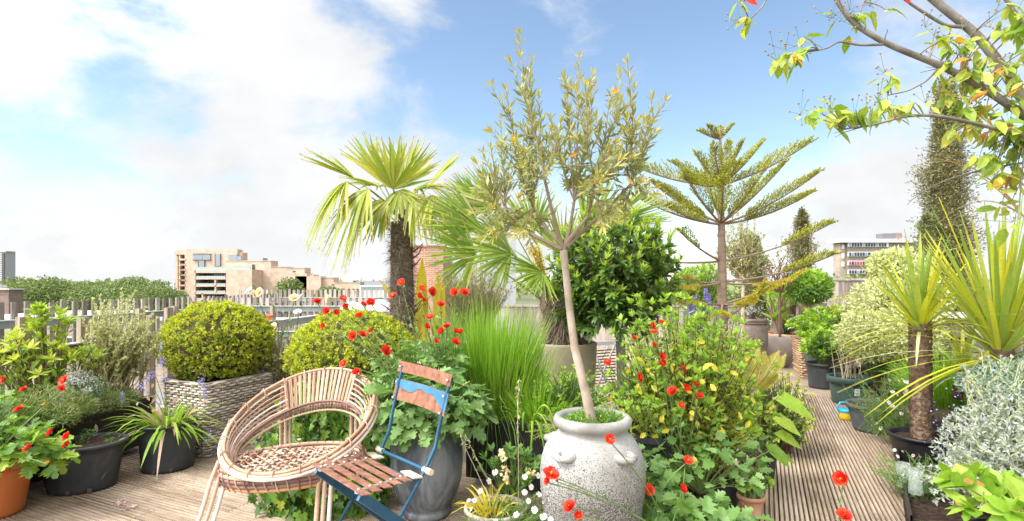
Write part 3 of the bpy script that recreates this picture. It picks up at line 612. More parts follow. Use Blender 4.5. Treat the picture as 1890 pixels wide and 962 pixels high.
# ------------------------------------------------------------------ distant trees
def far_tree(name, label, loc, h, r, mats, n=900, group=None):
    t = thing(name, label, 'tree', tuple(loc), group); x, y, z = loc; m = MB(); m.tube([(x,y,z),(x+.1,y,z+h*.3),(x,y,z+h*.6)], [r*.09, r*.07, r*.03], 7); m.build('trunk', 'trunk_grey', t)
    m = MB()
    for k in range(9):
        c = np.array([x, y, z+h*.62])+rdir(1)[0]*np.array([r*.6, r*.6, h*.24]); shell(m, c, (r*.5, r*.5, h*.2), n//9, .20+r*.035, .7, 'leaf4', lambda d, kk: (rng.random(len(d)) < .45).astype(int), .5, up=.4, jit=.8)
    m.build('crown', mats, t); return t
fa = far_tree('broadleaf_tree', 'broad green tree in the wooded belt beyond the rooftops', (-60, 78, -10), 10.6, 5.2, ['lf_far', 'lf_far2'], 6000, 'trees of the far wooded belt')
fbt = far_tree('broadleaf_tree', 'broad green tree in the wooded belt beyond the rooftops', (-70, 95, -10), 10.2, 6, ['lf_far2', 'lf_far'], 6000, 'trees of the far wooded belt')
PL = [(45,95,0,1.05),(75,88,0,1.15),(98,92,0,1.1),(120,105,1,1.0),(140,90,0,.95),(165,120,1,1.05),(195,110,0,.98),(225,130,1,1.2),(250,118,0,1.0),(275,125,1,1.0),(300,118,0,.95),(60,140,1,1.15),(110,150,1,1.2),(180,150,0,1.1),(240,160,1,1.25),(285,150,0,1.1),(150,170,1,1.15),(25,150,0,1.2),(10,75,1,.8),(30,78,0,.78),(210,92,0,.85),(330,140,1,.9)]
PL += [(1512,60,0,.98),(1535,52,0,1.06),(1560,58,0,.95),(1598,66,0,1.12),(1480,70,0,1.0),(1440,75,1,1.0),(1400,80,0,1.0),(1300,85,1,1.05),(1640,60,0,1.2),(1700,62,1,1.1),(1240,80,0,1.0),(850,90,0,1.05),(820,100,1,1.0)]
for i, (px, Y, k, s) in enumerate(PL):
    p = W(px, 525, Y); src = (fa, fbt)[k]
    copy_tree(src, (p.x, Y, -10), rng.uniform(0, 6), (s*rng.uniform(.9, 1.15), s*rng.uniform(.9, 1.15), s*rng.uniform(.97, 1.03)))
ft = thing('street_tree', 'soft round tree standing against the pale brick wing', 'tree', tuple(W(535, 600, 110)));
m = MB(); c = W(535, 545, 110); shell(m, c, (2.9, 2.5, 3.4), 2200, .6, .6, 'leaf4', lambda d, k: (rng.random(len(d)) < .5).astype(int), .6); m.build('crown', ['lf_far2', 'lf_far'], ft); m = MB(); m.tube([W(535, 600, 110), W(535, 540, 110)], [.2, .1]); m.build('trunk', 'trunk_grey', ft)
ft = thing('street_tree', 'low spreading tree left of the glass hall, behind the pickets', 'tree', tuple(W(608, 600, 100)));
m = MB(); c = W(608, 548, 100); shell(m, c, (2.6, 2.5, 1.7), 1600, .55, .6, 'leaf4', lambda d, k: (rng.random(len(d)) < .5).astype(int), .6); m.build('crown', ['lf_far', 'lf_far2'], ft); m = MB(); m.tube([W(608, 600, 100), W(608, 545, 100)], [.2, .1]); m.build('trunk', 'trunk_grey', ft)
m = MB()
n = 14000; X = rng.uniform(-900, 1500, n); Yd = rng.uniform(330, 900, n); Z = -10+rng.uniform(0, 1, n)*(9.5+3*np.sin(X*.03)+2*np.sin(X*.11+Yd*.01))
P = np.c_[X, Yd, Z]; m.leaves(P, nz(rdir(n)+np.array([0, 0, .5])), rdir(n)+np.array([0, -1, .5]), rng.uniform(4, 8, n), rng.uniform(3, 6, n), 'leaf4', (rng.random(n) < .5).astype(int))
tag(m.build('far_woodland', ['lf_far', 'lf_far2']), 'far off belt of trees along the horizon', 'woodland', kind='stuff')
# ------------------------------------------------------------------ pots and planters
def pot(name, label, loc, r0, r1, h, mat, rim=(.012, .03), soil=.03, cat='plant pot', sx=1, sy=1, rz=0, prof=None, group=None, smooth=True, n=48, power=2.0, foot=True, soilmat='soil'):
    t = thing(name, label, cat, tuple(loc), group); m = MB()
    if prof is None:
        rw, rh = rim; prof = [(0, .004), (r0, .004), (r0+.004, .02)]+[(r0+(r1-r0)*k, h*k) for k in (.2, .4, .6, .8)]+[(r0+(r1-r0)*(1-rh/h), h-rh), (r1+rw, h-rh), (r1+rw, h-.004), (r1+rw-.004, h), (r1-.006, h), (r1-.010, h-.01), (r1-.02, h-soil-.02)]
    m.lathe(prof, loc, n, 0, sx, sy, rz, power); m.build('pot_body', mat, t, smooth)
    rs = prof[-1][0]; z0 = h-soil; m = MB(); k = 7; P = []
    for i in range(k+1):
        P.append((max(rs*i/k, .001), z0+.012*(1-i/k)+rng.uniform(-.004, .004)))
    m.lathe(P[::-1], loc, n, 0, sx, sy, rz, power)
    if soilmat: m.build('soil', soilmat, t, True)
    return t
def autosmooth(ob, ang=35):
    me = ob.data
    try: me.set_sharp_from_angle(angle=R(ang))
    except Exception: pass
tp = pot('oval_tub', 'large dark grey plastic tub of bare soil with seedlings, beside the orange pot', (-2.535, 3.20, 0), .165, .215, .275, 'grey_plastic', rim=(.014, .02), soil=.014, sx=1.0, sy=.82, rz=R(20))
m = MB(); m.bar(W(108, 826, 3.12), W(140, 818, 3.16), .004, .045, up=(0, -.3, 1)); lb = m.build('plant_label', 'black_plastic', tp)
m = MB()
for i in range(3):
    for j in range(7):
        p = W(113+j*3.4+i, 821+i*4.6-j*.8, 3.125); m.box((p.x, p.y-.008, p.z), (.005, .002, .0035), 0)
m.build('label_writing', 'fl_white', lb)
for an in (-2.4, -1.9, -1.4, -.8):
    m = MB(); c = np.array([-2.535, 3.20, .022])+np.array([math.cos(an)*.168, math.sin(an)*.14, 0]); m.box(c, (.02, .02, .022), an); m.build('drain_hole', 'twig_dark', tp)
pot('terracotta_pot', 'bright orange pot of leafy geum at the bottom left corner', (-2.72, 2.83, 0), .13, .175, .29, 'terracotta_plastic', rim=(.012, .035))
tp = pot('plastic_pot', 'black pot holding the floppy faded bluebells, before the wicker planter', (-2.26, 3.56, 0), .148, .168, .30, 'grey_plastic', rim=(.006, .012), soil=.04)
for an in (-2.3, -1.5, -.9):
    m = MB(); m.box((-2.26+math.cos(an)*.149, 3.56+math.sin(an)*.149, .02), (.016, .016, .02), an); m.build('drain_hole', 'twig_dark', tp)
def trough(name, label, corner, ang, L, D_, h, z0=.05, mat='black_plastic', casters=True, flare=.02):
    """corner = front right floor corner, ang = direction of the long side leading away from it"""
    t = thing(name, label, 'planter', (corner[0], corner[1], 0)); d = np.array([math.cos(ang), math.sin(ang), 0]); n = np.array([-d[1], d[0], 0]); c = np.array([corner[0], corner[1], 0])+d*L/2+n*D_/2; m = MB(); th = .02
    for s in (-1, 1):
        m.box(c+n*s*(D_/2-th/2)+np.array([0, 0, z0+h/2]), (L, th, h), ang); m.box(c+d*s*(L/2-th/2)+np.array([0, 0, z0+h/2]), (th, D_-2*th-.002, h-.002), ang)
    m.box(c+np.array([0, 0, z0+.015]), (L-2*th-.004, D_-2*th-.004, .02), ang); m.build('trough_body', mat, t)
    m = MB()
    for s in (-1, 1):
        m.box(c+n*s*(D_/2+.004)+np.array([0, 0, z0+h-.012]), (L+.02, .022, .03), ang)
    m.build('trough_rim', mat, t)
    m = MB(); m.box(c+np.array([0, 0, z0+h-.06]), (L-2*th-.008, D_-2*th-.008, .03), ang); m.build('soil', 'soil', t)
    if casters:
        for a in (.06, .5, .94):
            for b in (-1, 1):
                p = c+d*(a-.5)*L+n*b*(D_/2-.05); m = MB(); m.tube([p+n*.014+np.array([0, 0, .025]), p-n*.014+np.array([0, 0, .025])], .025, 14); m.box(p+np.array([0, 0, .044]), (.03, .036, .012), ang); m.build('caster', 'steel', t)
    return t
trough('black_trough', 'long black wheeled trough under the railing, full of shrubs', (-2.66, 3.98), R(261), 1.9, -.34, .33)
trough('black_trough', 'black trough holding the tall green grass, behind the speckled urn', (-.275, 3.24), R(-25), 1.18, .42, .36)
trough('black_trough', 'black trough under the cream variegated bush at the right', (3.83, 5.95), R(-65), 1.1, .42, .42, casters=False)

def basket(name, label, loc, w_, d_, h, rz, mat, rows=30, mats2='wicker_dark', flare=1.0, amp=.006, halfw=.03, round_=False, stak=.03):
    t = thing(name, label, 'planter', tuple(loc)); m = MB(); c = np.array(tuple(loc)); per = []
    def outline(sc):
        if round_:
            n = int(2*math.pi*w_/2*sc/halfw)//2*2; a = np.arange(n)/n*2*math.pi; return np.c_[np.cos(a)*w_/2*sc, np.sin(a)*d_/2*sc], np.c_[np.cos(a), np.sin(a)]
        pts = []; nr = []
        corners = [(-1,-1),(1,-1),(1,1),(-1,1)]
        for i in range(4):
            a = np.array(corners[i])*[w_/2, d_/2]; b = np.array(corners[(i+1) % 4])*[w_/2, d_/2]; L = np.linalg.norm(b-a); n = int(L/halfw)//2*2; dd = (b-a)/L; nn = np.array([dd[1], -dd[0]])
            for k in range(n): pts.append((a+(b-a)*(k+.5)/n)*sc); nr.append(nn)
        return np.array(pts), np.array(nr)
    cz, sz = math.cos(rz), math.sin(rz)
    base, nrm = outline(1.0)
    for i in range(rows):
        z = h*(i+.5)/rows; sc = 1-(1-z/h)*(1-flare); ph = i % 2; k = np.arange(len(base)); off = amp*np.where((k+ph) % 2 == 0, 1, -1)+rng.normal(size=len(base))*.0012
        q = base*sc+nrm*off[:, None]; x = q[:, 0]*cz-q[:, 1]*sz; y = q[:, 0]*sz+q[:, 1]*cz; zz = z+rng.normal(size=len(base))*.0013
        pts = np.c_[x, y, zz]+c; n = len(pts); V = []; rr = h/rows*.47
        nn = np.c_[nrm[:, 0]*cz-nrm[:, 1]*sz, nrm[:, 0]*sz+nrm[:, 1]*cz, np.zeros(n)]
        for a, b in ((0, -1), (.8, -.35), (.8, .35), (0, 1), (-.6, 0)): V.append(pts+nn*a*rr*.8+np.array([0, 0, b*rr]))
        V = np.stack(V, 1).reshape(-1, 3); fs = []
        for j in range(n):
            j2 = (j+1) % n
            for e in range(5): fs.append((j*5+e, j2*5+e, j2*5+(e+1) % 5, j*5+(e+1) % 5))
        # split strands into islands every ~16 half weaves so the canes vary
        seg = 14; o = []
        for s0 in range(0, n, seg):
            idx = [(s0+j) % n for j in range(min(seg, n-s0)+1)]; vv = np.concatenate([V[i_*5:i_*5+5] for i_ in idx]); ff = [(j*5+e, (j+1)*5+e, (j+1)*5+(e+1) % 5, j*5+(e+1) % 5) for j in range(len(idx)-1) for e in range(5)]; m.add(vv, ff)
    m.build('weave', mat, t, True)
    m = MB()
    for k in range(0, len(base), 1):
        q = base[k]; a = q*flare; m.tube([(a[0]*cz-a[1]*sz+c[0], a[0]*sz+a[1]*cz+c[1], c[2]+.004), (q[0]*cz-q[1]*sz+c[0], q[0]*sz+q[1]*cz+c[1], c[2]+h)], .003, 4)
    m.build('stake', mat, t)
    m = MB()
    q = base*1.01
    for dz, ph in ((0, 0), (.012, 2.1), (.006, 4.2)):
        k = np.arange(len(q)+1) % len(q); r_ = np.sin(np.arange(len(q)+1)*1.1+ph)*.008; p = q[k]+nrm[k]*r_[:, None]; m.tube(np.c_[p[:, 0]*cz-p[:, 1]*sz+c[0], p[:, 0]*sz+p[:, 1]*cz+c[1], np.full(len(p), c[2]+h+dz)], .008, 5, cap=False)
    m.build('woven_rim', mat, t, True)
    m = MB(); m.box(c+np.array([0, 0, h/2]), (w_*.94*(1 if not round_ else .7), d_*.94*(1 if not round_ else .7), h*.94), rz, taper=flare); m.build('liner', 'wicker_dark', t)
    return t
basket('wicker_planter', 'large square grey wicker planter under the left clipped box ball', (-2.165, 4.17, 0), .46, .74, .50, -AU, 'wicker', rows=27, halfw=.036, amp=.009)
basket('wicker_planter', 'grey wicker planter half hidden by ivy, behind the hoop chair', (-1.13, 3.62, 0), .56, .56, .47, -AU, 'wicker', rows=26, halfw=.036, amp=.009)
basket('wicker_basket', 'tan wicker basket on the path beside the round stone pot', (3.93, 7.05, 0), .44, .44, .47, -.3, 'wicker_tan', rows=15, halfw=.04, amp=.008, flare=.86)
# urn -------------------------------------------------------------
UC = (.336, 2.27, 0)
t = thing('speckled_urn', 'big pale speckled stone urn with small lugs, holding the olive tree', 'urn', UC); m = MB()
prof = [(0,.005),(.125,.005),(.135,.02),(.150,.07),(.178,.16),(.203,.26),(.217,.36),(.219,.42),(.213,.47),(.198,.52),(.175,.555),(.150,.578),(.137,.590),(.134,.598),(.140,.604),(.155,.612),(.162,.624),(.163,.636),(.157,.648),(.146,.654),(.135,.652),(.126,.642),(.121,.62),(.118,.59)]
m.lathe(prof, UC, 72); ob = m.build('urn_body', 'urn_speckle', t, True)
m = MB(); m.lathe([(.120,.60),(.08,.607),(.001,.612)], UC, 32); m.build('soil', 'soil', t, True)
for an in (-132, -58, 40, 140):
    a = R(an); c = np.array([UC[0]+math.cos(a)*.198, UC[1]+math.sin(a)*.198, .525]); tx = np.array([-math.sin(a), math.cos(a), 0]); o_ = np.array([math.cos(a), math.sin(a), 0]); m = MB()
    m.tube([c-tx*.034-o_*.018, c-tx*.026+o_*.018, c+o_*.030+np.array([0, 0, -.004]), c+tx*.026+o_*.018, c+tx*.034-o_*.018], [.019, .016, .012, .016, .019], 10); m.build('lug', 'urn_speckle', t, True)
# lead pot
LC = (-.445, 2.84, 0)
pot('glazed_pot', 'round dark lead grey glazed pot behind the blue folding chair', LC, .1, .15, .46, 'lead_glaze', prof=[(0,.004),(.118,.004),(.126,.012),(.124,.035),(.116,.045),(.128,.06),(.158,.11),(.178,.18),(.187,.26),(.186,.34),(.176,.40),(.164,.43),(.168,.445),(.170,.458),(.160,.462),(.15,.455),(.145,.40)], soil=.03)
# beige tall pot for fan palm
pot('tall_planter', 'tall beige cylindrical planter of the low fan palm', (.41, 4.15, 0), .19, .245, .76, 'beige_pot', prof=[(0,.004),(.20,.004),(.212,.2),(.225,.45),(.238,.74),(.240,.755),(.232,.76),(.222,.755),(.215,.70)], soil=.05)
# right side pots
tg = pot('green_pot', 'dark green plastic pot with white sticker and cane stems', (3.42, 5.50, 0), .150, .185, .27, 'green_plastic', rim=(.014, .06), soil=.03)
c = Vector((3.42, 5.50, 0)); dr = (Vector((0, 0, 0))-c).normalized(); 
m = MB(); a0 = math.atan2(dr.y, dr.x)+.42
for i in range(5):
    pass
vv = []; 
for i in range(5):
    a = a0-.14+i*.07
    for z in (.10, .17):
        r_ = .150+(.185-.150)*z/.27+.004; vv.append((c.x+math.cos(a)*r_, c.y+math.sin(a)*r_, z))
m.add(vv, [(i*2, i*2+2, i*2+3, i*2+1) for i in range(4)]); st = m.build('sticker', 'fl_white', tg)
m = MB()
for z in (.115, .125, .155):
    vv = []
    for i in range(4):
        a = a0-.09+i*.05
        for zz in (z, z+.004): r_ = .150+(.035)*zz/.27+.006; vv.append((c.x+math.cos(a)*r_, c.y+math.sin(a)*r_, zz))
    m.add(vv, [(i*2, i*2+2, i*2+3, i*2+1) for i in range(3)])
m.build('sticker_print', 'twig_dark', st)
pot('plastic_pot', 'black plastic pot of bright hydrangea leaves on the far deck boards', (3.62, 6.30, 0), .15, .175, .29, 'grey_plastic', rim=(.012, .03))
pot('plastic_pot', 'slim black pot wedged between the green pot and the hydrangea pot', (3.68, 5.98, 0), .10, .13, .30, 'black_plastic', rim=(.01, .02))
pot('slate_pot', 'rough dark slate pot between the tan wicker basket and the hydrangea pot', (3.83, 6.68, 0), .13, .215, .42, 'slate_pot', prof=[(0,.004),(.12,.004),(.15,.05),(.175,.15),(.20,.3),(.212,.40),(.206,.42),(.19,.41),(.18,.37)])
pot('round_pot', 'squat round taupe stone pot at the far end of the path', (3.88, 7.95, 0), .2, .2, .44, 'round_stone', prof=[(0,.004),(.15,.004),(.2,.05),(.255,.16),(.27,.25),(.25,.35),(.21,.41),(.19,.435),(.175,.44),(.165,.42),(.16,.39)])
pot('brown_jar', 'tall brown jar with ridged pink rim behind the round stone pot', (3.40, 7.65, 0), .18, .2, .72, 'brown_clay', prof=[(0,.004),(.14,.004),(.17,.15),(.195,.35),(.198,.5),(.185,.62),(.175,.645),(.19,.65),(.192,.665),(.182,.672),(.194,.68),(.196,.70),(.185,.72),(.17,.715),(.16,.68)])
pot('terracotta_bowl', 'wide terracotta bowl of daisies behind the round stone pot', (4.42, 8.7, 0), .22, .36, .42, 'terracotta', rim=(.02, .05))
pot('plastic_pot', 'black pot of the large leaved plant on the path edge, front centre right', (1.535, 3.32, 0), .062, .083, .165, 'grey_plastic', rim=(.006, .014), soil=.02)
pot('plastic_pot', 'small black pot of bare soil sunk among the geum leaves', (1.135, 2.93, 0), .07, .09, .155, 'grey_plastic', rim=(.006, .014), soil=.03)
pot('terracotta_pot', 'small terracotta pot of pale clover leaves at the path edge', (1.235, 2.80, 0), .045, .065, .115, 'terracotta', rim=(.006, .02))
pot('terracotta_pot', 'little terracotta pot half hidden under the yellow green bush', (1.25, 3.05, 0), .05, .07, .16, 'terracotta_plastic', rim=(.006, .02))
pot('plastic_pot', 'wide black pot at the foot of the leaning cordyline trunk on the right', (2.74, 3.62, 0), .15, .185, .2, 'black_plastic', rim=(.01, .02))
pot('plastic_pot', 'black pot under the leafy red tipped plant in the bottom right corner', (1.98, 2.1, 0), .14, .17, .22, 'black_plastic')
pot('plastic_pot', 'black tub of grey foliage in front of the stone wall, right edge', (3.35, 3.55, 0), .2, .24, .42, 'grey_plastic')
pot('plastic_pot', 'low grey pot of daisies between the path and the leaning cordyline', (2.98, 4.45, 0), .15, .2, .22, 'slate_pot')
pot('hanging_pot', 'small red clay pot clipped on the railing beside the climbing rose', W(498, 596, 6.2), .03, .055, .09, 'terracotta_plastic', rim=(.005, .015), soil=.01)
pot('clay_bowl', 'stone bowl of bright yellow grass and daisies in front of the centre trough', (-.075, 2.52, 0), .10, .14, .17, 'pale_clay', rim=(.008, .02))
# watering can toy
wc = G(1560, 774); t = thing('toy_watering_can', 'tiny yellow toy watering can with blue top standing on the path', 'watering can', tuple(wc)); m = MB()
plain('toy_yellow', (.80, .55, .02), .35); plain('toy_blue', (.04, .42, .62), .35)
m.lathe([(0,.002),(.044,.002),(.046,.01),(.053,.07),(.05,.072)], wc, 28); m.build('can_body', 'toy_yellow', t, True)
m = MB(); m.lathe([(.055,.066),(.058,.072),(.058,.082),(.046,.094),(.03,.096),(.0,.094)], wc, 28); m.build('can_top', 'toy_blue', t, True)
m = MB(); m.tube([wc+Vector((.04, 0, .065)), wc+Vector((.075, 0, .085)), wc+Vector((.105, 0, .10))], [.018, .014, .012], 10); m.lathe([(0,0),(.024,.0),(.027,.016),(0,.018)], wc+Vector((.115, 0, .092)), 16); m.build('spout', 'toy_blue', t, True)
m = MB(); m.tube([wc+Vector((-.05, 0, .06)), wc+Vector((-.075, 0, .10)), wc+Vector((-.045, 0, .148)), wc+Vector((.01, 0, .15)), wc+Vector((.035, 0, .10))], .009, 8); m.build('handle', 'toy_blue', t, True)
# plastic cups (cloches)
def cupmat():
    m, n, l, p = _new('clear_plastic'); p.inputs['Base Color'].default_value = (.85, .92, .88, 1); p.inputs['Roughness'].default_value = .15
    tr = n.new('ShaderNodeBsdfTransparent'); tr.inputs[0].default_value = (.92, .96, .93, 1); ms = n.new('ShaderNodeMixShader'); ms.inputs[0].default_value = .25; l.new(tr.outputs[0], ms.inputs[1]); l.new(p.outputs[0], ms.inputs[2]); l.new(ms.outputs[0], n['Material Output'].inputs[0])
cupmat()
for px, py, Y, lab in ((1667, 878, 3.05, 'clear plastic cup cloche at the deck edge, the farther of two'), (1690, 890, 2.9, 'clear ribbed plastic cup cloche at the deck edge, the nearer of two')):
    p = W(px, py, Y); t = thing('plastic_cup', lab, 'cup', tuple(p)); m = MB(); k = 48; V = []; 
    for z, r_ in ((-.06, .034), (.0, .030), (.07, .036)):
        for j in range(k): a = 2*math.pi*j/k; rr = r_*(1+.03*(j % 2)); V.append((p.x+rr*math.cos(a), p.y+rr*math.sin(a), p.z+z))
    m.add(V, [(i*k+j, i*k+(j+1) % k, (i+1)*k+(j+1) % k, (i+1)*k+j) for i in range(2) for j in range(k)]); m.build('cup_wall', 'clear_plastic', t, True)
# white garden furniture beyond
def folding_metal(label, px, py, Y):
    t = thing('folding_chair', label, 'chair', tuple(W(px, py, Y))); m = MB()
    a = W(px-24, 636, Y); b = W(px+24, 632, Y); m.bar(a, b, .012, .03); m.tube([W(px-22, 630, Y), W(px+14, 724, Y-.3)], .009, 8); m.tube([W(px+26, 630, Y), W(px-14, 724, Y)], .009, 8); m.tube([W(px+10, 640, Y+.25), W(px-30, 716, Y+.2)], .009, 8)
    m.build('frame', 'white_metal', t); m = MB()
    for i in range(12): m.bar(W(px-20, 648+i*5.5, Y+.1), W(px+24, 645+i*5.5, Y+.1), .01, .010)
    m.build('slat_panel', 'brown_clay', t)
folding_metal('folded white metal chair with brown slats between the tall planter and the grey trunk', 1112, 720, 4.6)
t = thing('white_table', 'round white garden table beyond the right box ball', 'table', (-3.05, 7.2, 0)); m = MB(); c = W(470+35, 589, 7.2); m.lathe([(0,.0),(.28,.0),(.28,.02),(0,.022)], (c.x, c.y, .72), 32); m.build('tabletop', 'white_metal', t); m = MB(); m.tube([(c.x, c.y, 0), (c.x, c.y, .72)], .02, 8); m.build('leg', 'white_metal', t)
def white_chair(px, py, Y, label):
    p = W(px, py, Y); t = thing('garden_chair', label, 'chair', (p.x, p.y, 0)); m = MB(); k = 14; V = []
    for i in range(k+1):
        a = math.pi*i/k; V.append((p.x+math.cos(a)*.17, p.y, p.z-.12+math.sin(a)*.14)); 
    V2 = [(x, y+.02, z) for x, y, z in V]; n = k+1; m.add(V+V2, [tuple(range(n)), tuple(range(2*n-1, n-1, -1))]+[(i, i+n, i+n+1, i+1) for i in range(n-1)]+[(0, n-1, 2*n-1, n)]); m.build('backrest', 'white_metal', t)
    m = MB(); m.box((p.x, p.y-.2, p.z-.36), (.4, .4, .03)); m.build('seat', 'white_metal', t)
    for sx in (-1, 1):
        for sy in (0, 1):
            m = MB(); m.tube([(p.x+sx*.17, p.y-.38*sy, p.z-.36), (p.x+sx*.19, p.y-.4*sy, 0)], .012, 6); m.build('leg', 'white_metal', t)
        m = MB(); m.tube([(p.x+sx*.15, p.y, p.z-.36), (p.x+sx*.15, p.y, p.z-.1)], .012, 6); m.build('back_post', 'white_metal', t)
white_chair(700, 556, 6.4, 'white plastic chair with rounded back left of the palm trunk')
white_chair(650, 560, 6.9, 'white plastic chair back peeping over the right box ball, farther from the palm')

# ------------------------------------------------------------------ hoop chair
HC = np.array([-1.005, 2.60, 0]); HR = R(2)
def hp(rad, an, k):      # an: 0 = front, growing to the viewer's right; k: 0 hoop .. 1 lower back arc
    f = math.cos(an); s = math.sin(an); r_ = rad*(1-.10*k*(1-f)*.5*1.6)
    z = .575-.165*f-k*.17*((1-f)/2)**.8+.032*s
    x = s*r_*.97; y = -f*r_*1.0
    if k: y += -.0
    return np.array([HC[0]+x*math.cos(HR)-y*math.sin(HR), HC[1]+x*math.sin(HR)+y*math.cos(HR), z])
hc = thing('hoop_chair', 'round rattan hoop chair with woven cane seat, left of the blue folding chair', 'chair', (HC[0], HC[1], 0))
hm = ['cane', 'cane_pink', 'cane_dark', 'cane_orange', 'white_cane']
surf('white_cane', [(.62,.52,.42),(.76,.70,.62)], 5, 5, .45, .1)
AJ = R(52)
full = [2*math.pi*i/72 for i in range(73)]
m = MB()
for j, (dr, dz, mi) in enumerate(((0, 0, 0), (.013, -.017, 1), (.018, -.034, 4))):
    m.tube([hp(.342+dr, a, 0)+np.array([0, 0, dz*(.55+.45*math.sin(a/2)**2 if math.sin(a) < 0 else .55+.6*abs(math.sin(a)))]) for a in full], .0078, 8, mi, cap=False)
mh = m
m = MB()
arc = [AJ+(2*math.pi-2*AJ)*i/48 for i in range(49)]; PA = (R(146), R(214))
for rng_ in ((AJ, PA[0]), (PA[1], 2*math.pi-AJ)):
    m = MB()
    for j, k in enumerate((.18, .34, .48, .62, .76, .88)):
        m.tube([hp(.337-.02*k, rng_[0]+(rng_[1]-rng_[0])*i/20, k)+rng.normal(size=3)*.001 for i in range(21)], .0050, 7, (0, 1, 0, 4, 1, 0)[j])
    m.build('side_lattice', hm, hc, True)
m = MB()
for dk, dr, mi in ((1.0, 0, 0), (1.1, .012, 1), (1.2, -.006, 0), (.93, -.014, 2)):
    m.tube([hp(.322+dr, a, dk) for a in arc], .0066, 8, mi)
m.build('lower_ring', hm, hc, True)
m = MB()
for i in range(17):
    a = R(145)+(R(70))*i/16
    for dd, mi in ((-.012, 1), (.010, 0)):
        m.tube([hp(.330, a+dd, 0)+np.array([0, 0, -.005]), (hp(.330, a+dd, 0)+hp(.318, a+dd, 1.05))/2, hp(.318, a+dd, 1.05)], .0050, 6, mi)
m.build('back_lattice', hm, hc, True)
m = mh
for i in range(26):
    a = R(140)+R(80)*i/25; p = hp(.322, a, 1.08); m.tube([p+np.array([0, -.014, .012]), p+np.array([0, -.018, -.01]), p+np.array([0, .0, -.024])], .0035, 5, 2)
for i in range(60):
    a = 2*math.pi*i/60; p = hp(.344, a, 0)
    if i % 3 == 0:
        q = [p+np.array([math.cos(b)*.02*math.sin(a), -math.cos(b)*.02*math.cos(a), -.016+math.sin(b)*.03]) for b in np.linspace(0, 2*math.pi, 9)]; m.tube(q, .003, 5, 1)
m.build('hoop', hm, hc, True)
# seat
SZ = .410; SCn = HC+np.array([math.sin(HR)*.125, -math.cos(HR)*.125, 0]); 
def sp(rx, ry, a, z): 
    z = z+.02*math.sin(a); rx = rx*.96; ry = ry*.64
    x = math.sin(a)*rx; y = -math.cos(a)*ry; return np.array([SCn[0]+x*math.cos(HR)-y*math.sin(HR), SCn[1]+x*math.sin(HR)+y*math.cos(HR), z])
m = MB()
for dz, dr, mi in ((0, 0, 1), (-.020, .004, 0), (-.038, 0, 2), (-.057, -.010, 2), (-.075, -.022, 3)):
    m.tube([sp(.325+dr, .33+dr, a, SZ+dz) for a in full], .0098, 8, mi, cap=False)
for i in range(44):
    a = 2*math.pi*i/44; m.tube([sp(.31, .315, a, SZ+.011), sp(.339, .344, a, SZ+.002), sp(.341, .346, a+.03, SZ-.045), sp(.31, .315, a+.05, SZ-.086)], .003, 5, (0, 1, 2)[i % 3])
m.build('seat_rim', hm, hc, True)
m = MB()
for i in range(21):
    x = -.275+.0275*i+rng.normal()*.002; yy = math.sqrt(max(.285**2-x*x, 0.0001))*.70
    for sgn in (1,):
        pts = []
        for k in range(13):
            y = -yy+2*yy*k/12; X = SCn[0]+x*math.cos(HR)-y*math.sin(HR); Yy = SCn[1]+x*math.sin(HR)+y*math.cos(HR); pts.append((X, Yy, SZ+.004+(.005 if (i+k) % 2 else -.004)-.03*(1-(x*x+y*y)/.1)))
        m.tube(pts, .0045, 5, (0, 1, 0, 2)[i % 4])
for i in range(17):
    y = -.19+.0236*i+rng.normal()*.002; xx = math.sqrt(max(.285**2-(y/.70)**2, 0.0001))*.98; pts = []
    for k in range(15):
        x = -xx+2*xx*k/14; X = SCn[0]+x*math.cos(HR)-y*math.sin(HR); Yy = SCn[1]+x*math.sin(HR)+y*math.cos(HR); pts.append((X, Yy, SZ-.002+(.005 if (i+k) % 2 else -.004)-.03*(1-(x*x+y*y)/.1)))
    m.tube(pts, .005, 5, (1, 0, 4, 1)[i % 4])
m.build('seat', hm, hc, True)
def leg3(top, bot, mid, spread, mis=(0, 1, 4)):
    m = MB(); top, bot, mid = map(np.array, (top, bot, mid))
    for j, mi in enumerate(mis):
        o = np.array(spread)*(j-1); m.tube([top+o*.7, top*.6+mid*.4+o+np.array([0, 0, .0]), mid+o, bot+o*1.3], [.0095]*4, 8, mi)
    m.build('leg', hm, hc, True)
jl = hp(.347, -AJ, 0); jr = hp(.347, R(36), 0)
leg3(jl+[0,0,-.02], (jl[0]-.075, jl[1]-.16, 0), (jl[0]-.035, jl[1]-.06, .22), (.026, .012, 0))
leg3(jr+[0,0,-.03], (jr[0]-.012, jr[1]-.06, 0), (jr[0]-.006, jr[1]-.03, .2), (.026, .004, 0))
for a, bx in ((PA[1], (-1.23, 2.875, 0)), (PA[0], (-.785, 2.875, 0))):
    tp_ = hp(.342, a, 0); lo = hp(.318, a, 1.1); leg3(tp_, bx, (lo+np.array(bx))/2+[0,.01,0], (.022, .006, 0), (1, 0, 1))
m = MB(); m.tube([(-1.23, 2.87, .33), (-.785, 2.87, .33)], .011, 8, 1); m.tube([(-1.23, 2.87, .33), (jl[0]-.01, jl[1]-.02, .33)], .011, 8, 0); m.tube([(-.785, 2.87, .33), (jr[0], jr[1]-.02, .30)], .011, 8, 0); m.build('stretcher', hm, hc, True)

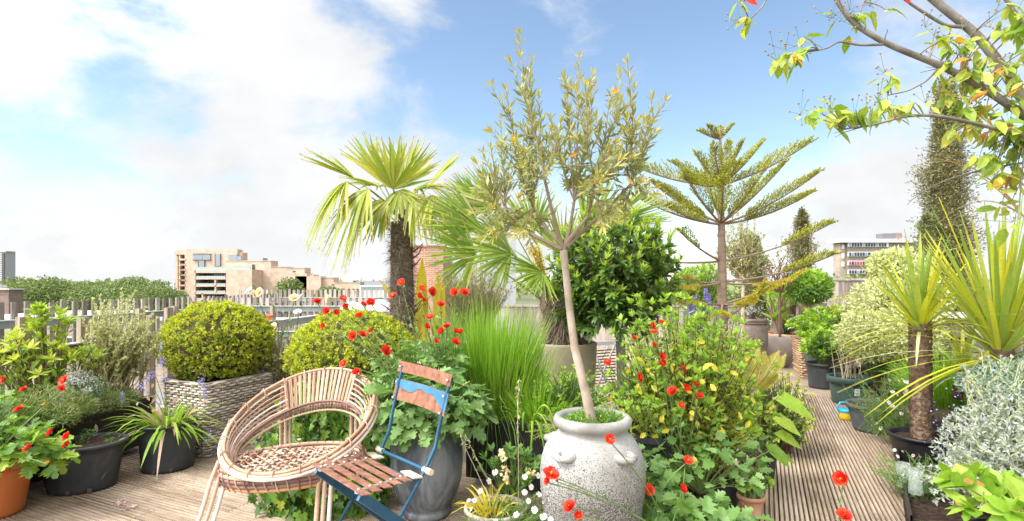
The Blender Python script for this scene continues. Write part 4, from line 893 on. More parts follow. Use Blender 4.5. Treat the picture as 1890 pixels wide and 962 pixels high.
# ------------------------------------------------------------------ folding chair
fc = thing('folding_chair', 'blue bistro folding chair with rusty metal slats, in front of the lead grey pot', 'chair', (-.5, 2.2, 0))
FL, FR_ = Vector((-.812, 2.226, .46)), Vector((-.521, 1.908, .46)); RL, RR = Vector((-.655, 2.50, .415)), Vector((-.396, 2.20, .415))
sl = (FR_-FL).normalized(); dp = ((RL-FL)+(RR-FR_))/2; dpn = dp.normalized(); upn = dpn.cross(sl).normalized()
if upn.z < 0: upn = -upn
for i in range(5):
    f = (i+.12)/5.0; a = FL.lerp(RL, f); b = FR_.lerp(RR, f); m = MB(); m.bar(a-sl*.012, b+sl*.012, .035, .004, up=tuple(upn))
    s = m.build('seat_slat', 'rust', fc)
    for q in (.12, .88):
        m = MB(); p = a.lerp(b, q)+upn*.003; m.lathe([(.006,0),(.005,.003),(0,.004)], p, 10); m.build('rivet', 'steel', s, True)
m = MB(); f = 1.0
for q in ((RL, .0, .2), (RR, .78, 1.04)):
    m = MB()
    a = RL.lerp(RR, q[1])+upn*.002+dpn*.01; b = RL.lerp(RR, q[2])+upn*.002+dpn*.01
    if q[1] == 0: a -= sl*.02
    m.bar(a, b, .045, .006, up=tuple(upn)); m.build('slat_stub', 'cream_wood', fc)
m = MB()
for q in (.13, .87): m = MB(); m.bar(FL.lerp(FR_, q)-upn*.008, RL.lerp(RR, q)-upn*.008+dpn*.03, .016, .012, up=tuple(upn), mi=0); m.build('seat_rail', 'steel', fc)
TL, TR = Vector((-.515, 2.56, .815)), Vector((-.262, 2.30, .795)); ML, MR = Vector((-.555, 2.53, .62)), Vector((-.305, 2.285, .61)); SLf, SRt = Vector((-.609, 2.516, .43)), Vector((-.36, 2.25, .43)); BL_, BR = Vector((-.84, 2.24, 0)), Vector((-.60, 1.95, 0))
for T_, M_, S_, B_ in ((TL, ML, SLf, BL_), (TR, MR, SRt, BR)):
    m = MB(); q = [T_, T_.lerp(M_, .5), M_, M_.lerp(S_, .5)+Vector((.012, .0, 0)), S_, S_.lerp(B_, .35), S_.lerp(B_, .7), B_]; m.tube(q, [.013]*8, 8, flat=.6); m.build('upright', 'blue_paint', fc, True)
RFL, RFR = Vector((-.56, 2.66, 0)), Vector((-.27, 2.38, 0))
for a, b in ((FL+upn*-.012+sl*.03, RFL), (FR_-upn*.012-sl*.03, RFR)):
    m = MB(); m.bar(a, b, .013, .036, up=(0, 0, 1)); m.build('leg', 'blue_paint', fc)
for a, b, r_ in ((SLf, SRt, .008), (SLf-Vector((.02, .02, .05)), SRt-Vector((.02, .02, .05)), .006), (BL_.lerp(SLf, .25), BR.lerp(SRt, .25), .007), (RFL.lerp(FL, .3), RFR.lerp(FR_, .3), .007)): m = MB(); m.tube([a, b], r_, 8); m.build('cross_bar', 'blue_paint', fc, True)
for a, b in ((SLf-sl*.03, SLf+sl*.015), (SRt-sl*.01, SRt+sl*.045)): m = MB(); m.tube([a, b], .013, 8); m.build('pivot_block', 'cream_wood', fc)
def back_slat(a0, b0, w0, mat, ragged=None, lift=0.0, off=.006):
    d = (b0-a0); dn = d.normalized(); fwd = Vector((-dn.y, dn.x, 0)).normalized(); dwn = (ML-TL).normalized(); n = 24; V = []; th = .004
    if fwd.x > 0: fwd = -fwd
    for i in range(n+1):
        t_ = i/n; bow = -math.sin(math.pi*t_)*.018; p = a0.lerp(b0, t_)+fwd*(off+bow); wlow = w0 if ragged is None else ragged(t_)
        V += [p, p+dwn*wlow, p+dwn*wlow-fwd*th, p-fwd*th]
    fs = []
    for i in range(n):
        for k in range(4): fs.append((i*4+k, i*4+(k+1) % 4, (i+1)*4+(k+1) % 4, (i+1)*4+k))
    fs += [(0, 1, 2, 3), (n*4+3, n*4+2, n*4+1, n*4)]; m = MB(); m.add([tuple(v) for v in V], fs); return m.build('back_slat', mat, fc)
def tri_rivets(par, pts):
    for p in pts: m = MB(); m.lathe([(.006,-.002),(.006,.002),(.004,.004),(0,.005)], p, 10); m.build('rivet', 'steel', par, True)
bs = back_slat(TL-sl*.02+Vector((0, 0, .022)), TR+sl*.02+Vector((0, 0, .022)), .048, 'rust')
fw = Vector((-.7, -.7, 0))
tri_rivets(bs, [TL+fw*.016+Vector((0, 0, 0)), TR+fw*.016])
b2 = back_slat(TL.lerp(ML, .30)-sl*.02, TR.lerp(MR, .30)+sl*.02, .095, 'rust', off=.006)
b3 = back_slat(TL.lerp(ML, .30)-sl*.0205, TR.lerp(MR, .30)+sl*.0205, .05, 'blue_faded', ragged=lambda t_: .036+.012*math.sin(t_*9)+.006*math.sin(t_*23+1)+(.045*max(0, (t_-.84)/.16))-(0.014 if t_ < .12 else 0), off=.0085)
tri_rivets(b2, [TL.lerp(ML, .36)+fw*.017, TR.lerp(MR, .36)+fw*.017, TL.lerp(ML, .72)+fw*.017, TR.lerp(MR, .74)+fw*.017])
# dropped petals
for px, py, lab in ((220, 929, 'fallen pink petals on the deck in front of the dark tub'), (238, 938, 'few dull pink petals on the deck near the bottom left')):
    t = thing('fallen_petals', lab, 'petals', tuple(G(px, py, .004))); c = G(px, py, .004); m = MB(); P = np.array(tuple(c))+np.c_[ru(14)*.025, ru(14)*.03, rng.random(14)*.006]; m.leaves(P, nz(np.c_[ru(14), ru(14), ru(14)*.2]), np.tile([0, 0, 1.], (14, 1))+ru(14)[:, None]*.3, .016, .012, 'leaf4', 0); m.build('petal', 'fl_pink', t)
# loose debris on the boards
n = 1700; ok = []; 
while len(ok) < n:
    px = rng.uniform(0, 1700); py = rng.uniform(700, 990); p = G(px, py, .003)
    if (px < 900 and py > 830) or (px > 1400): ok.append(tuple(p))
m = MB(); P = np.array(ok); m.leaves(P, nz(np.c_[ru(n), ru(n), ru(n)*.1]), np.tile([0, 0, 1.], (n, 1))+rng.normal(size=(n, 3))*.3, rng.uniform(.004, .014, n), rng.uniform(.002, .006, n), 'leaf4', rng.integers(0, 3, n))
tag(m.build('leaf_litter', ['lf_grass_dry', 'lf_brown', 'fl_faded']), 'tiny dry leaf litter scattered over the deck boards', 'litter', kind='stuff')
# stone wall right
surf('stone_wall', [(.08,.07,.06),(.18,.15,.125),(.30,.25,.22)], 3, 8, .95, .9, pos=[.3,.5,.72], island=.4, bdist=.02)
t = thing('stone_wall', 'rough dark rubble wall behind the spiky cordylines', 'wall', (4.6, 5.2, 0)); m = MB(); d = Vector((.75, -.66, 0)).normalized()
for r_ in range(6):
    x = .35
    while x < 2.6:
        w_ = rng.uniform(.16, .34); p = Vector((3.9, 5.7, 0))+d*(x+w_/2); m.box((p.x+rng.uniform(-.02,.02), p.y+rng.uniform(-.02,.02), .08+r_*.135), (w_-.015, .28+rng.uniform(-.04,.04), .125+rng.uniform(-.012,.008)), math.atan2(d.y, d.x)+rng.uniform(-.05,.05)); x += w_
m.build('rubble', 'stone_wall', t)
m = MB(); p = Vector((3.9, 5.7, 0))+d*1.2; m.box((p.x+.25, p.y-.22, .90), (2.5, .34, .05), math.atan2(d.y, d.x)); m.build('coping', 'concrete_pale', t)
g = MB(); a = [G(1600, 790, .0), G(1640, 800), G(1655, 860), G(1680, 990)]
edge = [tuple(q) for q in a]; V = []
for q in edge: V += [(q[0], q[1], -.0), (q[0], q[1], .10), (q[0]+.01, q[1], .10), (q[0]+.01, q[1], 0)]
g.add(V, [(i*4+k, i*4+k+1, (i+1)*4+k+1, (i+1)*4+k) for i in range(3) for k in range(3)]); tag(g.build('bed_edging', 'black_plastic'), 'black edging strip between the deck and the planted bed', 'edging')
g = MB(); q = [G(1610, 786, .03), G(1645, 800, .03), G(1660, 862, .03), G(1690, 1100, .03), Vector((4, 1.9, .03)), Vector((4.4, 5.4, .03)), Vector((3.95, 5.9, .03))]; g.add([tuple(x) for x in q]+[(x.x, x.y, -.02) for x in q], [tuple(range(7))]+[(i, (i+1) % 7, 7+(i+1) % 7, 7+i) for i in range(7)]); structure(g, 'planting_bed', 'soil')
# ------------------------------------------------------------------ plants
def A(v): return np.array(tuple(v), float)
# ---- flowers as shared meshes
def flower_mesh(name, petals, rings, size, cols, centre='fl_centre', cup=.35, wid=1.0):
    m = MB()
    for r_ in range(rings):
        n = petals; a = np.arange(n)*2*math.pi/n+r_*.45; L = size*(1-.22*r_); el = cup+.35*r_
        D = np.c_[np.cos(a)*math.cos(el), np.sin(a)*math.cos(el), np.full(n, math.sin(el))]+rng.normal(size=(n, 3))*.07; Nn = np.c_[-np.cos(a)*math.sin(el), -np.sin(a)*math.sin(el), np.full(n, math.cos(el))]
        m.leaves(np.zeros((n, 3))+np.array([0, 0, .002*r_]), D, Nn, L, L*wid, 'petal', 0)
    n = 26; a = rng.uniform(0, 6.28, n); m.leaves(np.zeros((n, 3)), np.c_[np.cos(a)*.5, np.sin(a)*.5, rng.uniform(.6, 1.2, n)], rdir(n), size*.36, size*.06, 'leaf4', 1)
    m.lathe([(0.001, .001), (size*.16, .003), (size*.16, .006), (size*.08, .012), (.0005, .013)], (0, 0, 0), 10, 1)
    me = m.build(name, [cols, centre]); d = me.data; bpy.data.objects.remove(me); return d
ME_GEUM = [flower_mesh('geum_flower', 6, 2, .020, 'fl_red', cup=.2, wid=1.0), flower_mesh('geum_flower', 7, 3, .021, 'fl_red', cup=.35, wid=.95), flower_mesh('geum_flower', 5, 2, .019, 'fl_red', cup=.6, wid=1.1)]
ME_DAISY = [flower_mesh('daisy_flower', 16, 1, .011, 'fl_white', cup=.1, wid=.32), flower_mesh('daisy_flower', 14, 1, .011, 'fl_pink', cup=.5, wid=.34)]
ME_ROSE = [flower_mesh('rose_flower', 6, 4, .042, 'fl_rose', cup=.15, wid=1.0), flower_mesh('rose_flower', 6, 3, .038, 'fl_white', cup=.3, wid=1.0)]
ME_BUD = flower_mesh('bud', 5, 1, .009, 'lf_geum', 'fl_red', cup=1.1, wid=.8)
ME_ORANGE = flower_mesh('bud_flower', 5, 2, .010, 'lf_orange', cup=.7)
def face_rot(spread=.5, toward=True):
    # flowers look up and outward with scatter
    v = Vector((rng.normal()*.5, -rng.uniform(.2, 1.0), rng.uniform(.2, 1.0)))
    q = v.to_track_quat('Z', 'Y').to_euler(); return q
def flowers(parent, meshes, pts, base, stem_mat='twig_green', size=1.0, rad=.0022, name='flower', stems=True, bend=.12, probs=None, leafy=None, px_size=None):
    m = MB(); sg = Sprig()
    for i, (x, y, Y) in enumerate(pts):
        p = W(x, y, Y); me = meshes[rng.integers(len(meshes))] if probs is None else meshes[rng.choice(len(meshes), p=probs)]
        s = size*rng.uniform(.70, 1.15)
        inst(me, name, parent, p, face_rot(), s)
        if stems:
            b = A(base)+np.array([rng.uniform(-.09, .09), rng.uniform(-.09, .09), 0]) if not callable(base) else base(p)
            q = curve(b, A(p)-np.array([0, 0, .004]), (rng.normal()*.04, rng.normal()*.04, .3*bend), 7); m.tube(q, [rad*1.2]*3+[rad]*4, 5)
            if leafy: sg.twig(q, leafy, .035, f0=.25, ang=60, mi=0)
    if name == 'flower':
        for i in range(len(pts)//2):
            x, y, Y = pts[rng.integers(len(pts))]; p = W(x+rng.normal()*14, y+abs(rng.normal())*14, Y); inst(ME_BUD, 'flower_bud', parent, p, face_rot(), size*rng.uniform(.8, 1.2)); m.tube(curve(A(base)+np.array([rng.uniform(-.06, .06), rng.uniform(-.06, .06), 0]), A(p), (0, 0, .05), 6), rad*.8, 5)
    if stems and m.n: m.build('flower_stems', stem_mat, parent)
    if leafy and sg.P: l = MB(); sg.put(l, 'lobed', .8); l.build('stem_foliage', 'lf_geum', parent)
def stems_to(m, base, tips, r0=.006, r1=.002, spread=.04, bend=0.0, n=6, jit=.004, mi=0):
    qs = []
    for t_ in tips:
        b = A(base)+np.array([rng.uniform(-spread, spread), rng.uniform(-spread, spread), 0]); q = curve(b, t_, (0, 0, bend), n, jit)
        if r0 > 0: m.tube(q, np.linspace(r0, r1, n), 5, mi)
        qs.append(q)
    return qs
def ell_tips(c, r, n, zlo=-.2, inner=.0, full=False):
    d = rdir(n*4+60); d = d[d[:, 2] > zlo][:n]; k = rng.uniform(1-inner, 1.03, len(d))
    return A(c)+d*np.array(r)*k[:, None]
def bush(name, label, base, c, r, tips, leaf, L, wr, mats, nleaf=14, ros=6, stem='twig_brown', r0=.006, f0=.35, group=None, zlo=-.2, inner=.35, ang=50, young=None, ty=.85, droop=0.0, cat='shrub', bend=.05, upn=.6, spread=.05, r1=.0015, grad=.25, rang=55, jit=.004, trunk=None):
    t = thing(name, label, cat, tuple(base) if trunk is None else (base[0], base[1], 0), group); m = MB()
    if trunk: m.tube([(base[0]+.03, base[1], 0), (base[0]-.01, base[1], base[2]*.5), tuple(base)], [trunk, trunk*.8, trunk*.6], 8)
    T_ = ell_tips(c, r, tips, zlo, inner); qs = stems_to(m, base, T_, r0, r1, spread, bend, 7, jit); m.build('stem', stem, t)
    sg = Sprig()
    for q in qs: sg.twig(q, nleaf, L, f0, ang, ros, rang, 0, young, ty, grad, upn)
    l = MB(); sg.put(l, leaf, wr, droop); l.build('foliage', mats, t); return t
# ---- clipped box balls
def box_ball(label, c, r, n=17000, loc=None):
    t = thing('boxwood_ball', label, 'topiary', (c[0], c[1], c[2]-r[2]), None); m = MB(); P = MB()
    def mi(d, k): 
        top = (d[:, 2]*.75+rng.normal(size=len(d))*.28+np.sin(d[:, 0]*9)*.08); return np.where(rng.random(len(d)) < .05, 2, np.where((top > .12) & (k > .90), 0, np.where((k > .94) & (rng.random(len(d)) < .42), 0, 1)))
    # sprig clusters: leaf rosettes at shell points
    nc = n//9; d = rdir(int(nc*1.25)); d = d[d[:, 2] > -.82]; k = (1-.10*rng.random(len(d))**1.2)*(1+.035*np.sin(d[:, 0]*8+2)*np.sin(d[:, 1]*9)+.03*np.sin(d[:, 2]*11+d[:, 0]*6)+.05*rng.random(len(d))**3)
    C = A(c)+d*np.array(r)*k[:, None]; o = nz(d/np.array(r)); mat = mi(d, k)
    rep = 9; C = np.repeat(C, rep, 0)+rng.normal(size=(len(C)*rep, 3))*.006; O = np.repeat(o, rep, 0); M = np.repeat(mat, rep); M = np.where(rng.random(len(M)) < .12, 1-np.minimum(M, 1), M)
    D = nz(O*.75+rng.normal(size=C.shape)*.62+np.array([0, 0, .25])); Nn = nz(O+rng.normal(size=C.shape)*.5)
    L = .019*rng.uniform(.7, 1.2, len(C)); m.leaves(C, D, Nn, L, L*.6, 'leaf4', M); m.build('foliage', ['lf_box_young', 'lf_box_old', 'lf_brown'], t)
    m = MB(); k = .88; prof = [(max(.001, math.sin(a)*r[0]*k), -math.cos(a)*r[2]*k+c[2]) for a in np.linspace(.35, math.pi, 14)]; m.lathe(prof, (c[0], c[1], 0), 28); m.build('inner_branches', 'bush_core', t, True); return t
box_ball('clipped box ball with bright yellow green tips in the square wicker planter', (-2.25, 4.16, .755), (.385, .385, .305), 24000)
box_ball('round clipped yellow green box ball behind the hoop chair with red flowers over it', (-1.08, 3.70, .70), (.42, .41, .32), 26000)

# ---- grasses
def grass_mb(m, c, r, n, L, wd, lean=.35, droop=.25, mats=(0,), mp=None, lo=.6, zj=.01, jit=.2):
    a = rng.uniform(0, 6.283, n); k = np.sqrt(rng.random(n)); off = np.c_[np.cos(a)*r[0]*k, np.sin(a)*r[1]*k, rng.uniform(0, zj, n)]; P = A(c)+off
    le = lean*k[:, None]*np.c_[np.cos(a), np.sin(a)]+rng.normal(size=(n, 2))*jit*lean
    D = nz(np.c_[le, np.ones(n)]); b = rng.uniform(0, 6.283, n); Nn = np.c_[np.cos(b), np.sin(b), np.zeros(n)]
    LL = L*rng.uniform(lo, 1.05, n); ln = np.linalg.norm(le, axis=1); m.leaves(P, D, Nn, LL, wd*rng.uniform(.7, 1.2, n), 'blade', rng.choice(mats, n, p=mp), droop*(.4+ln*2))
t = thing('ornamental_grass', 'tall dense clump of fine bright green grass in the centre trough', 'grass clump', (-.12, 3.36, .36)); m = MB()
grass_mb(m, (-.14, 3.40, .36), (.18, .13, 0), 1500, .84, .0055, .30, .16, (0, 0, 0)); grass_mb(m, (-.12, 3.36, .36), (.2, .14, 0), 220, .7, .005, .5, .35, (1,)); grass_mb(m, (-.06, 3.34, .36), (.20, .12, 0), 800, .64, .006, .34, .2)
grass_mb(m, (-.16, 3.32, .36), (.2, .1, 0), 130, .85, .0055, .8, .7); m.build('blade_tuft', ['lf_grass', 'lf_grass_dry'], t)
m = MB(); grass_mb(m, (-.05, 3.30, .35), (.30, .09, 0), 700, .16, .005, .9, .3, (0,)); m.build('dry_base', ['lf_grass_dry'], t)
t = thing('ornamental_grass', 'green grass clump with broader blades at the right end of the tall clump', 'grass clump', (.18, 3.22, .36)); m = MB()
grass_mb(m, (.16, 3.16, .36), (.10, .07, 0), 260, .40, .010, .5, .35); m.build('blade_tuft', ['lf_grass'], t)
t = thing('arching_bulb_leaves', 'few wide arching strap leaves spilling over the centre trough beside the urn', 'plant', (.13, 2.95, .36)); m = MB()
for i, (px, py, Y) in enumerate(((980, 832, 2.85), (1016, 800, 2.8), (1005, 830, 2.82), (965, 795, 2.9), (1020, 770, 2.9))):
    q = curve((.10, 3.0, .38), W(px, py, Y), (rng.normal()*.02, -.05, .22), 9); m.tube(q, np.linspace(.010, .005, 9), 6, 0, flat=.35)
m.build('strap_foliage', ['lf_bright'], t, True)
t = thing('ornamental_grass', 'green grass clump between the two spiky cordylines at the right', 'grass clump', (3.35, 4.25, .2)); m = MB(); grass_mb(m, (3.42, 4.2, .25), (.28, .2, 0), 1500, .62, .006, .5, .35); m.build('blade_tuft', ['lf_grass'], t)
t = thing('yellow_grass', 'small clump of bright yellow grass in the stone bowl, front centre', 'grass clump', (-.08, 2.5, .15)); m = MB(); grass_mb(m, (-.10, 2.46, .15), (.05, .05, 0), 46, .27, .010, .8, .35, lo=.5)
m.build('blade_tuft', ['lf_yellow'], t)
# ---- fan palms
def frond(par, base, hub, axis, nrm, Lb, n=40, span=2.4, wd=.026, droop=.25, tipdroop=0, mats=None, dead=.0):
    m = MB(); base = A(base); hub = A(hub); q = curve(base, hub, (0, 0, .03), 6); m.tube(q, np.linspace(.010, .006, 6), 6, 0, flat=.6)
    ax = nz(axis); nn = A(nrm); nn = nz(nn-(nn@ax)*ax); S = np.cross(ax, nn); a = np.linspace(-span/2, span/2, n)+rng.normal(size=n)*.012
    D = np.cos(a)[:, None]*ax+np.sin(a)[:, None]*S; D = nz(D+nn*(.10+.05*np.abs(a))[:, None]+rng.normal(size=(n, 3))*.045)
    alt = np.where(np.arange(n) % 2 == 0, 1, -1)*.35; Nn = nz(nn+S*alt[:, None]*np.cos(a)[:, None]-ax*(alt*np.sin(a))[:, None])
    L = Lb*(1-.18*(np.abs(a)/(span/2))**2)*rng.uniform(.92, 1.05, n); dr = droop*rng.uniform(.6, 1.4, n); mi = np.where(rng.random(n) < dead, 2, 1)
    m.leaves(np.tile(hub, (n, 1)), D, Nn, L, wd*rng.uniform(.85, 1.15, n), 'palm', mi, dr)
    # brown tips
    m.leaves(hub+D*(L*.93)[:, None]-np.c_[np.zeros((n, 2)), dr*L*.86], nz(D-np.array([0, 0, .5])*dr[:, None]), Nn, L*.11, wd*.35, 'leaf4', 3)
    return m.build('frond', ['twig_green', mats or 'lf_palm', 'lf_palm_dead', 'lf_palm_tip'], par)
PT = A((-.95, 4.62, 0)); CR = A(W(741, 410, 4.62)); t = thing('fan_palm', 'tall fan palm with shaggy brown fibrous trunk and windblown crown', 'palm tree', (PT[0], PT[1], 0))
m = MB(); q = np.array([PT, PT+[0, 0, .5], (PT+CR)/2+[.01, 0, .1], CR]); q = np.c_[np.interp(np.linspace(0, 3, 24), range(4), q[:, 0]), np.interp(np.linspace(0, 3, 24), range(4), q[:, 1]), np.interp(np.linspace(0, 3, 24), range(4), q[:, 2])]
m.tube(q, np.linspace(.118, .09, 24)+rng.normal(size=24)*.005, 18)
m.build('trunk', 'bark_palm', t, True)
m = MB(); n = 6500; tt = rng.random(n); P, T_ = along(q, tt); a = rng.uniform(0, 6.283, n); o = np.c_[np.cos(a), np.sin(a), np.zeros(n)]; rr = np.interp(tt, [0, 1], [.116, .09]); P = P+o*rr[:, None]
D = nz(o*.35+rng.normal(size=(n, 3))*.55+np.array([0, 0, -.25])); m.leaves(P, D, o, rng.uniform(.03, .09, n), rng.uniform(.0015, .005, n), 'blade', 0, .3); m.build('trunk_fibre', 'fibre', t)
for i in range(30):
    m = MB(); z = rng.uniform(.3, 1.0); a = rng.uniform(0, 6.28); P, _ = along(q, np.array([z])); c = P[0]+np.array([math.cos(a), math.sin(a), 0])*.10; m.tube([c, c+np.array([math.cos(a)*.05, math.sin(a)*.05, .04]), c+np.array([math.cos(a)*.085, math.sin(a)*.085, .075+rng.normal()*.02])], [.014, .010, .006], 6, flat=.5); m.build('leaf_stub', 'bark_palm', t)
Yp = 4.62
FR = [ # hub px,py,dY, axis target px,py,dY, size, droop, span
 ((726,350,-.25),(738,262,-.28),.42,.05,2.1,(.15,-1,.15)), ((745,335,.15),(760,262,.2),.42,.02,2.2,(0,-1,.3)), ((700,325,.1),(650,250,.2),.46,.05,1.0,(.3,-1,.3)), ((655,330,0),(545,272,0),.50,.10,.9,(.2,-.4,1)),
 ((640,335,-.2),(575,395,-.4),.42,.75,2.3,(-.5,-.4,.9)), ((680,348,-.25),(625,400,-.45),.42,.8,2.0,(-.3,-.6,.8)), ((790,345,.1),(850,292,.1),.42,.08,.8,(-.2,-.5,1)), ((800,360,-.1),(835,420,-.3),.40,.7,2.0,(.5,-.5,.8)),
 ((760,360,-.2),(800,400,-.3),.30,.75,1.9,(.2,-.8,.6)), ((712,370,-.1),(670,410,-.2),.28,.5,1.8,(-.1,-1,.4)), ((700,345,.35),(640,320,.6),.42,.3,2.2,(-.3,.2,1)), ((770,350,.35),(830,330,.6),.42,.35,2.2,(.3,.2,1)), ((735,352,-.2),(752,395,-.3),.22,.35,2.4,(0,-1,.3)),
 ((678,372,.1),(640,440,.15),.36,.8,1.8,(-.7,-.3,.4)), ((800,370,.2),(850,420,.3),.34,.8,1.8,(.7,-.3,.4))]
for (h_, a_, L, dr, sp_, nn) in FR:
    hub = A(W(h_[0], h_[1], Yp+h_[2])); ax = A(W(a_[0], a_[1], Yp+a_[2]))-hub; frond(t, CR+rng.normal(size=3)*.02, hub, ax, nn, L, 30 if sp_ > 1.5 else 16, sp_, .030, dr, dead=.12 if dr > .5 else .05)
PC = A(W(1015, 560, 4.15)); t = thing('fan_palm', 'low fan palm with wide arching green fronds in the tall beige planter', 'palm tree', (.41, 4.15, .7))
m = MB(); m.tube([(.41, 4.15, .70), PC, PC+[0, 0, .12]], [.09, .085, .05], 14); m.build('trunk', 'bark_palm', t, True)
m = MB(); n = 2600; a = rng.uniform(0, 6.283, n); z = rng.uniform(.74, 1.2, n); o = np.c_[np.cos(a), np.sin(a), np.zeros(n)]; P = np.c_[np.full(n, .41), np.full(n, 4.15), z]+o*.09; m.leaves(P, nz(o*.8+rng.normal(size=(n, 3))*.5-np.array([0, 0, .3])), o, rng.uniform(.05, .18, n), rng.uniform(.003, .008, n), 'blade', 0, .5); m.build('dead_skirt', 'fibre', t)
F2 = [((878,470,-.2),(800,462,-.35),.42,.08,2.3,(-.1,-1,.35)), ((944,468,-.35),(868,455,-.55),.46,.08,2.3,(-.1,-1,.4)), ((889,422,-.1),(790,388,-.2),.50,.05,1.5,(0,-1,.5)), ((921,381,.1),(860,350,.1),.42,.03,1.8,(0,-1,.3)), ((887,383,.25),(800,350,.3),.40,.05,2.0,(0,-1,.3)), ((1001,503,-.3),(930,520,-.6),.36,.12,2.2,(-.1,-1,.5)),
 ((930,440,.2),(830,420,.4),.42,.1,2.4,(0,-1,.4)), ((1120,420,.1),(1210,372,.1),.52,.10,1.2,(0,-1,.5)), ((1085,430,.2),(1130,350,.2),.50,.06,1.6,(0,-1,.3)), ((1040,470,.3),(1040,370,.5),.46,.03,2.2,(0,-1,.2)), ((985,430,.3),(960,350,.4),.44,.05,2.0,(0,-1,.3))]
for (h_, a_, L, dr, sp_, nn) in F2:
    hub = A(W(h_[0], h_[1], 4.15+h_[2])); ax = A(W(a_[0], a_[1], 4.15+a_[2]))-hub; frond(t, PC+rng.normal(size=3)*.02, hub, ax, nn, L, 38, sp_, .020, dr, dead=.04, mats='lf_palm_green')
m = MB()
for px in (978, 985, 992):
    q = curve(PC, W(px, 455, 3.95), (0, 0, .05), 6); m.tube(q, .006, 5); n = 420; tt = rng.uniform(.35, 1, n); P, T_ = along(q, tt); m.leaves(P+rng.normal(size=(n, 3))*.012, rdir(n), rdir(n), .012, .010, 'leaf4', 1)
m.build('flower_spike', ['twig_straw', 'lf_yellow'], t)
# phormium, yellow
t = thing('yellow_flax', 'upright yellow striped flax blades against the red brick gable', 'plant', (-.75, 5.0, 0)); m = MB()
for (x0, y0, x1, y1, wd) in ((776,640,779,476,.12),(790,640,784,520,.05),(806,640,808,500,.085),(814,640,818,512,.06),(770,640,755,560,.06),(735,560,702,518,.04),(760,640,792,545,.06)):
    m = MB(); a = A(W(x0, y0, 5.0)); b = A(W(x1, y1, 5.0)); L = np.linalg.norm(b-a); m.leaves([a], [nz(b-a)], [[.25, -1, 0]], L, wd, 'strap', 0); m.build('blade', ['lf_yellow'], t)

# ---- bay laurel
bc = W(1128, 512, 3.95); t = thing('laurel_bush', 'big glossy dark green laurel with pale new shoots on a grey trunk', 'shrub', (.80, 3.95, 0))
m = MB(); m.tube([(.83, 3.9, 0), (.80, 3.92, .4), (.79, 3.95, .8), (.72, 3.95, 1.1)], [.042, .038, .034, .02], 12); m.build('trunk', 'trunk_grey', t, True)
m = MB(); T_ = ell_tips(bc, (.47, .38, .47), 330, -.85, .35); qs = stems_to(m, (.74, 3.95, .95), T_, .007, .002, .03, .04); m.build('stem', 'twig_brown', t)
sg = Sprig()
for q in qs: sg.twig(q, 12, .085, .4, 55, 9, 60, 0, None, .9, .1, .55)
l = MB(); sg.put(l, 'leaf', .38, .08); l.build('foliage', ['lf_bay'], t)
sg = Sprig(); d = nz(T_-A(bc)); sel = [i for i in range(len(T_)) if (T_[i][2] > bc[2]-.25 and rng.random() < .92)]
m = MB()
for i in sel:
    q = curve(T_[i], T_[i]+d[i]*.03+np.array([0, 0, .05]), (0, 0, 0), 4); m.tube(q, .002, 4); sg.twig(q, 3, .058, .3, 35, 7, 45, 0, None, 2, 0, .5)
l = MB(); sg.put(l, 'leaf', .30); [l.F.append((f+l.n, k_+1)) for f, k_ in m.F]; l.V += m.V; l.n += m.n; l.build('new_shoots', ['lf_bay_young', 'twig_green'], t)

# ---- olive in urn
t = thing('olive_tree', 'slender small tree with airy olive yellow leaves growing from the speckled urn', 'tree', (UC[0], UC[1], .6)); m = MB(); Yo = 2.27
tk = np.array([A(W(1095, 790, Yo)), A(W(1080, 720, Yo)), A(W(1060, 640, Yo)), A(W(1050, 560, Yo+.02)), A(W(1044, 500, Yo)), A(W(1040, 462, Yo))]); m.tube(tk, [.024, .020, .017, .0155, .0145, .0165], 14); m.build('trunk', 'trunk_olive', t, True)
for i_ in range(1): pass
top = tk[-1]; limbs = [((1040,462),(1052,420),(1060,370),.0),((1040,455),(1010,425),(985,385),.08),((1042,452),(1085,400),(1095,350),-.06),((1035,460),(975,430),(935,390),.0),((1045,455),(1110,395),(1165,340),.05),((1038,458),(1020,395),(1005,330),-.1)]
tips = [((1005,330),(950,60),-.06),((985,385),(975,110),.10),((935,390),(915,215),.12),((935,390),(895,270),-.05),((985,385),(925,160),.0),((1060,370),(1045,150),.05),((1060,370),(1070,105),-.08),((1060,370),(1100,135),.1),((1095,350),(1085,180),-.16),((1095,350),(1130,190),.0),((1095,350),(1150,130),.14),((1165,340),(1180,160),-.05),((1165,340),(1215,175),.06),((1165,340),(1200,260),.14),((1165,340),(1165,220),-.15),((1005,330),(990,170),.16),((1005,330),(1030,240),-.12),((935,390),(880,330),.05),((1095,350),(1200,220),-.1),((1060,370),(1015,215),.2),((985,385),(940,260),-.18),((985,385),(905,425),-.1),((1005,330),(965,300),-.25),((1060,370),(1110,330),-.25),((1165,340),(1160,400),-.1),((985,385),(960,425),-.2),((1095,350),(1120,410),-.18),((1060,370),(1130,260),-.2),((1165,340),(1190,330),-.1),((935,390),(900,380),-.14),((1005,330),(960,230),-.05),((1060,370),(1080,250),.22),((985,385),(960,310),.2),((1095,350),(1150,270),.2)]
m = MB(); sg = Sprig(); ends = {}
for a, b, c, dy in limbs:
    q = np.array([A(W(*a, Yo)), A(W(*b, Yo+dy*.5)), A(W(*c, Yo+dy))]); q = np.array([q[0], q[0]*.45+q[1]*.55, q[1], (q[1]+q[2])/2, q[2]]); m.tube(q, [.010, .0085, .0075, .0065, .006], 7); ends.setdefault(c, q[-1]); sg.twig(q, 8, .05, .4, 60, 0)
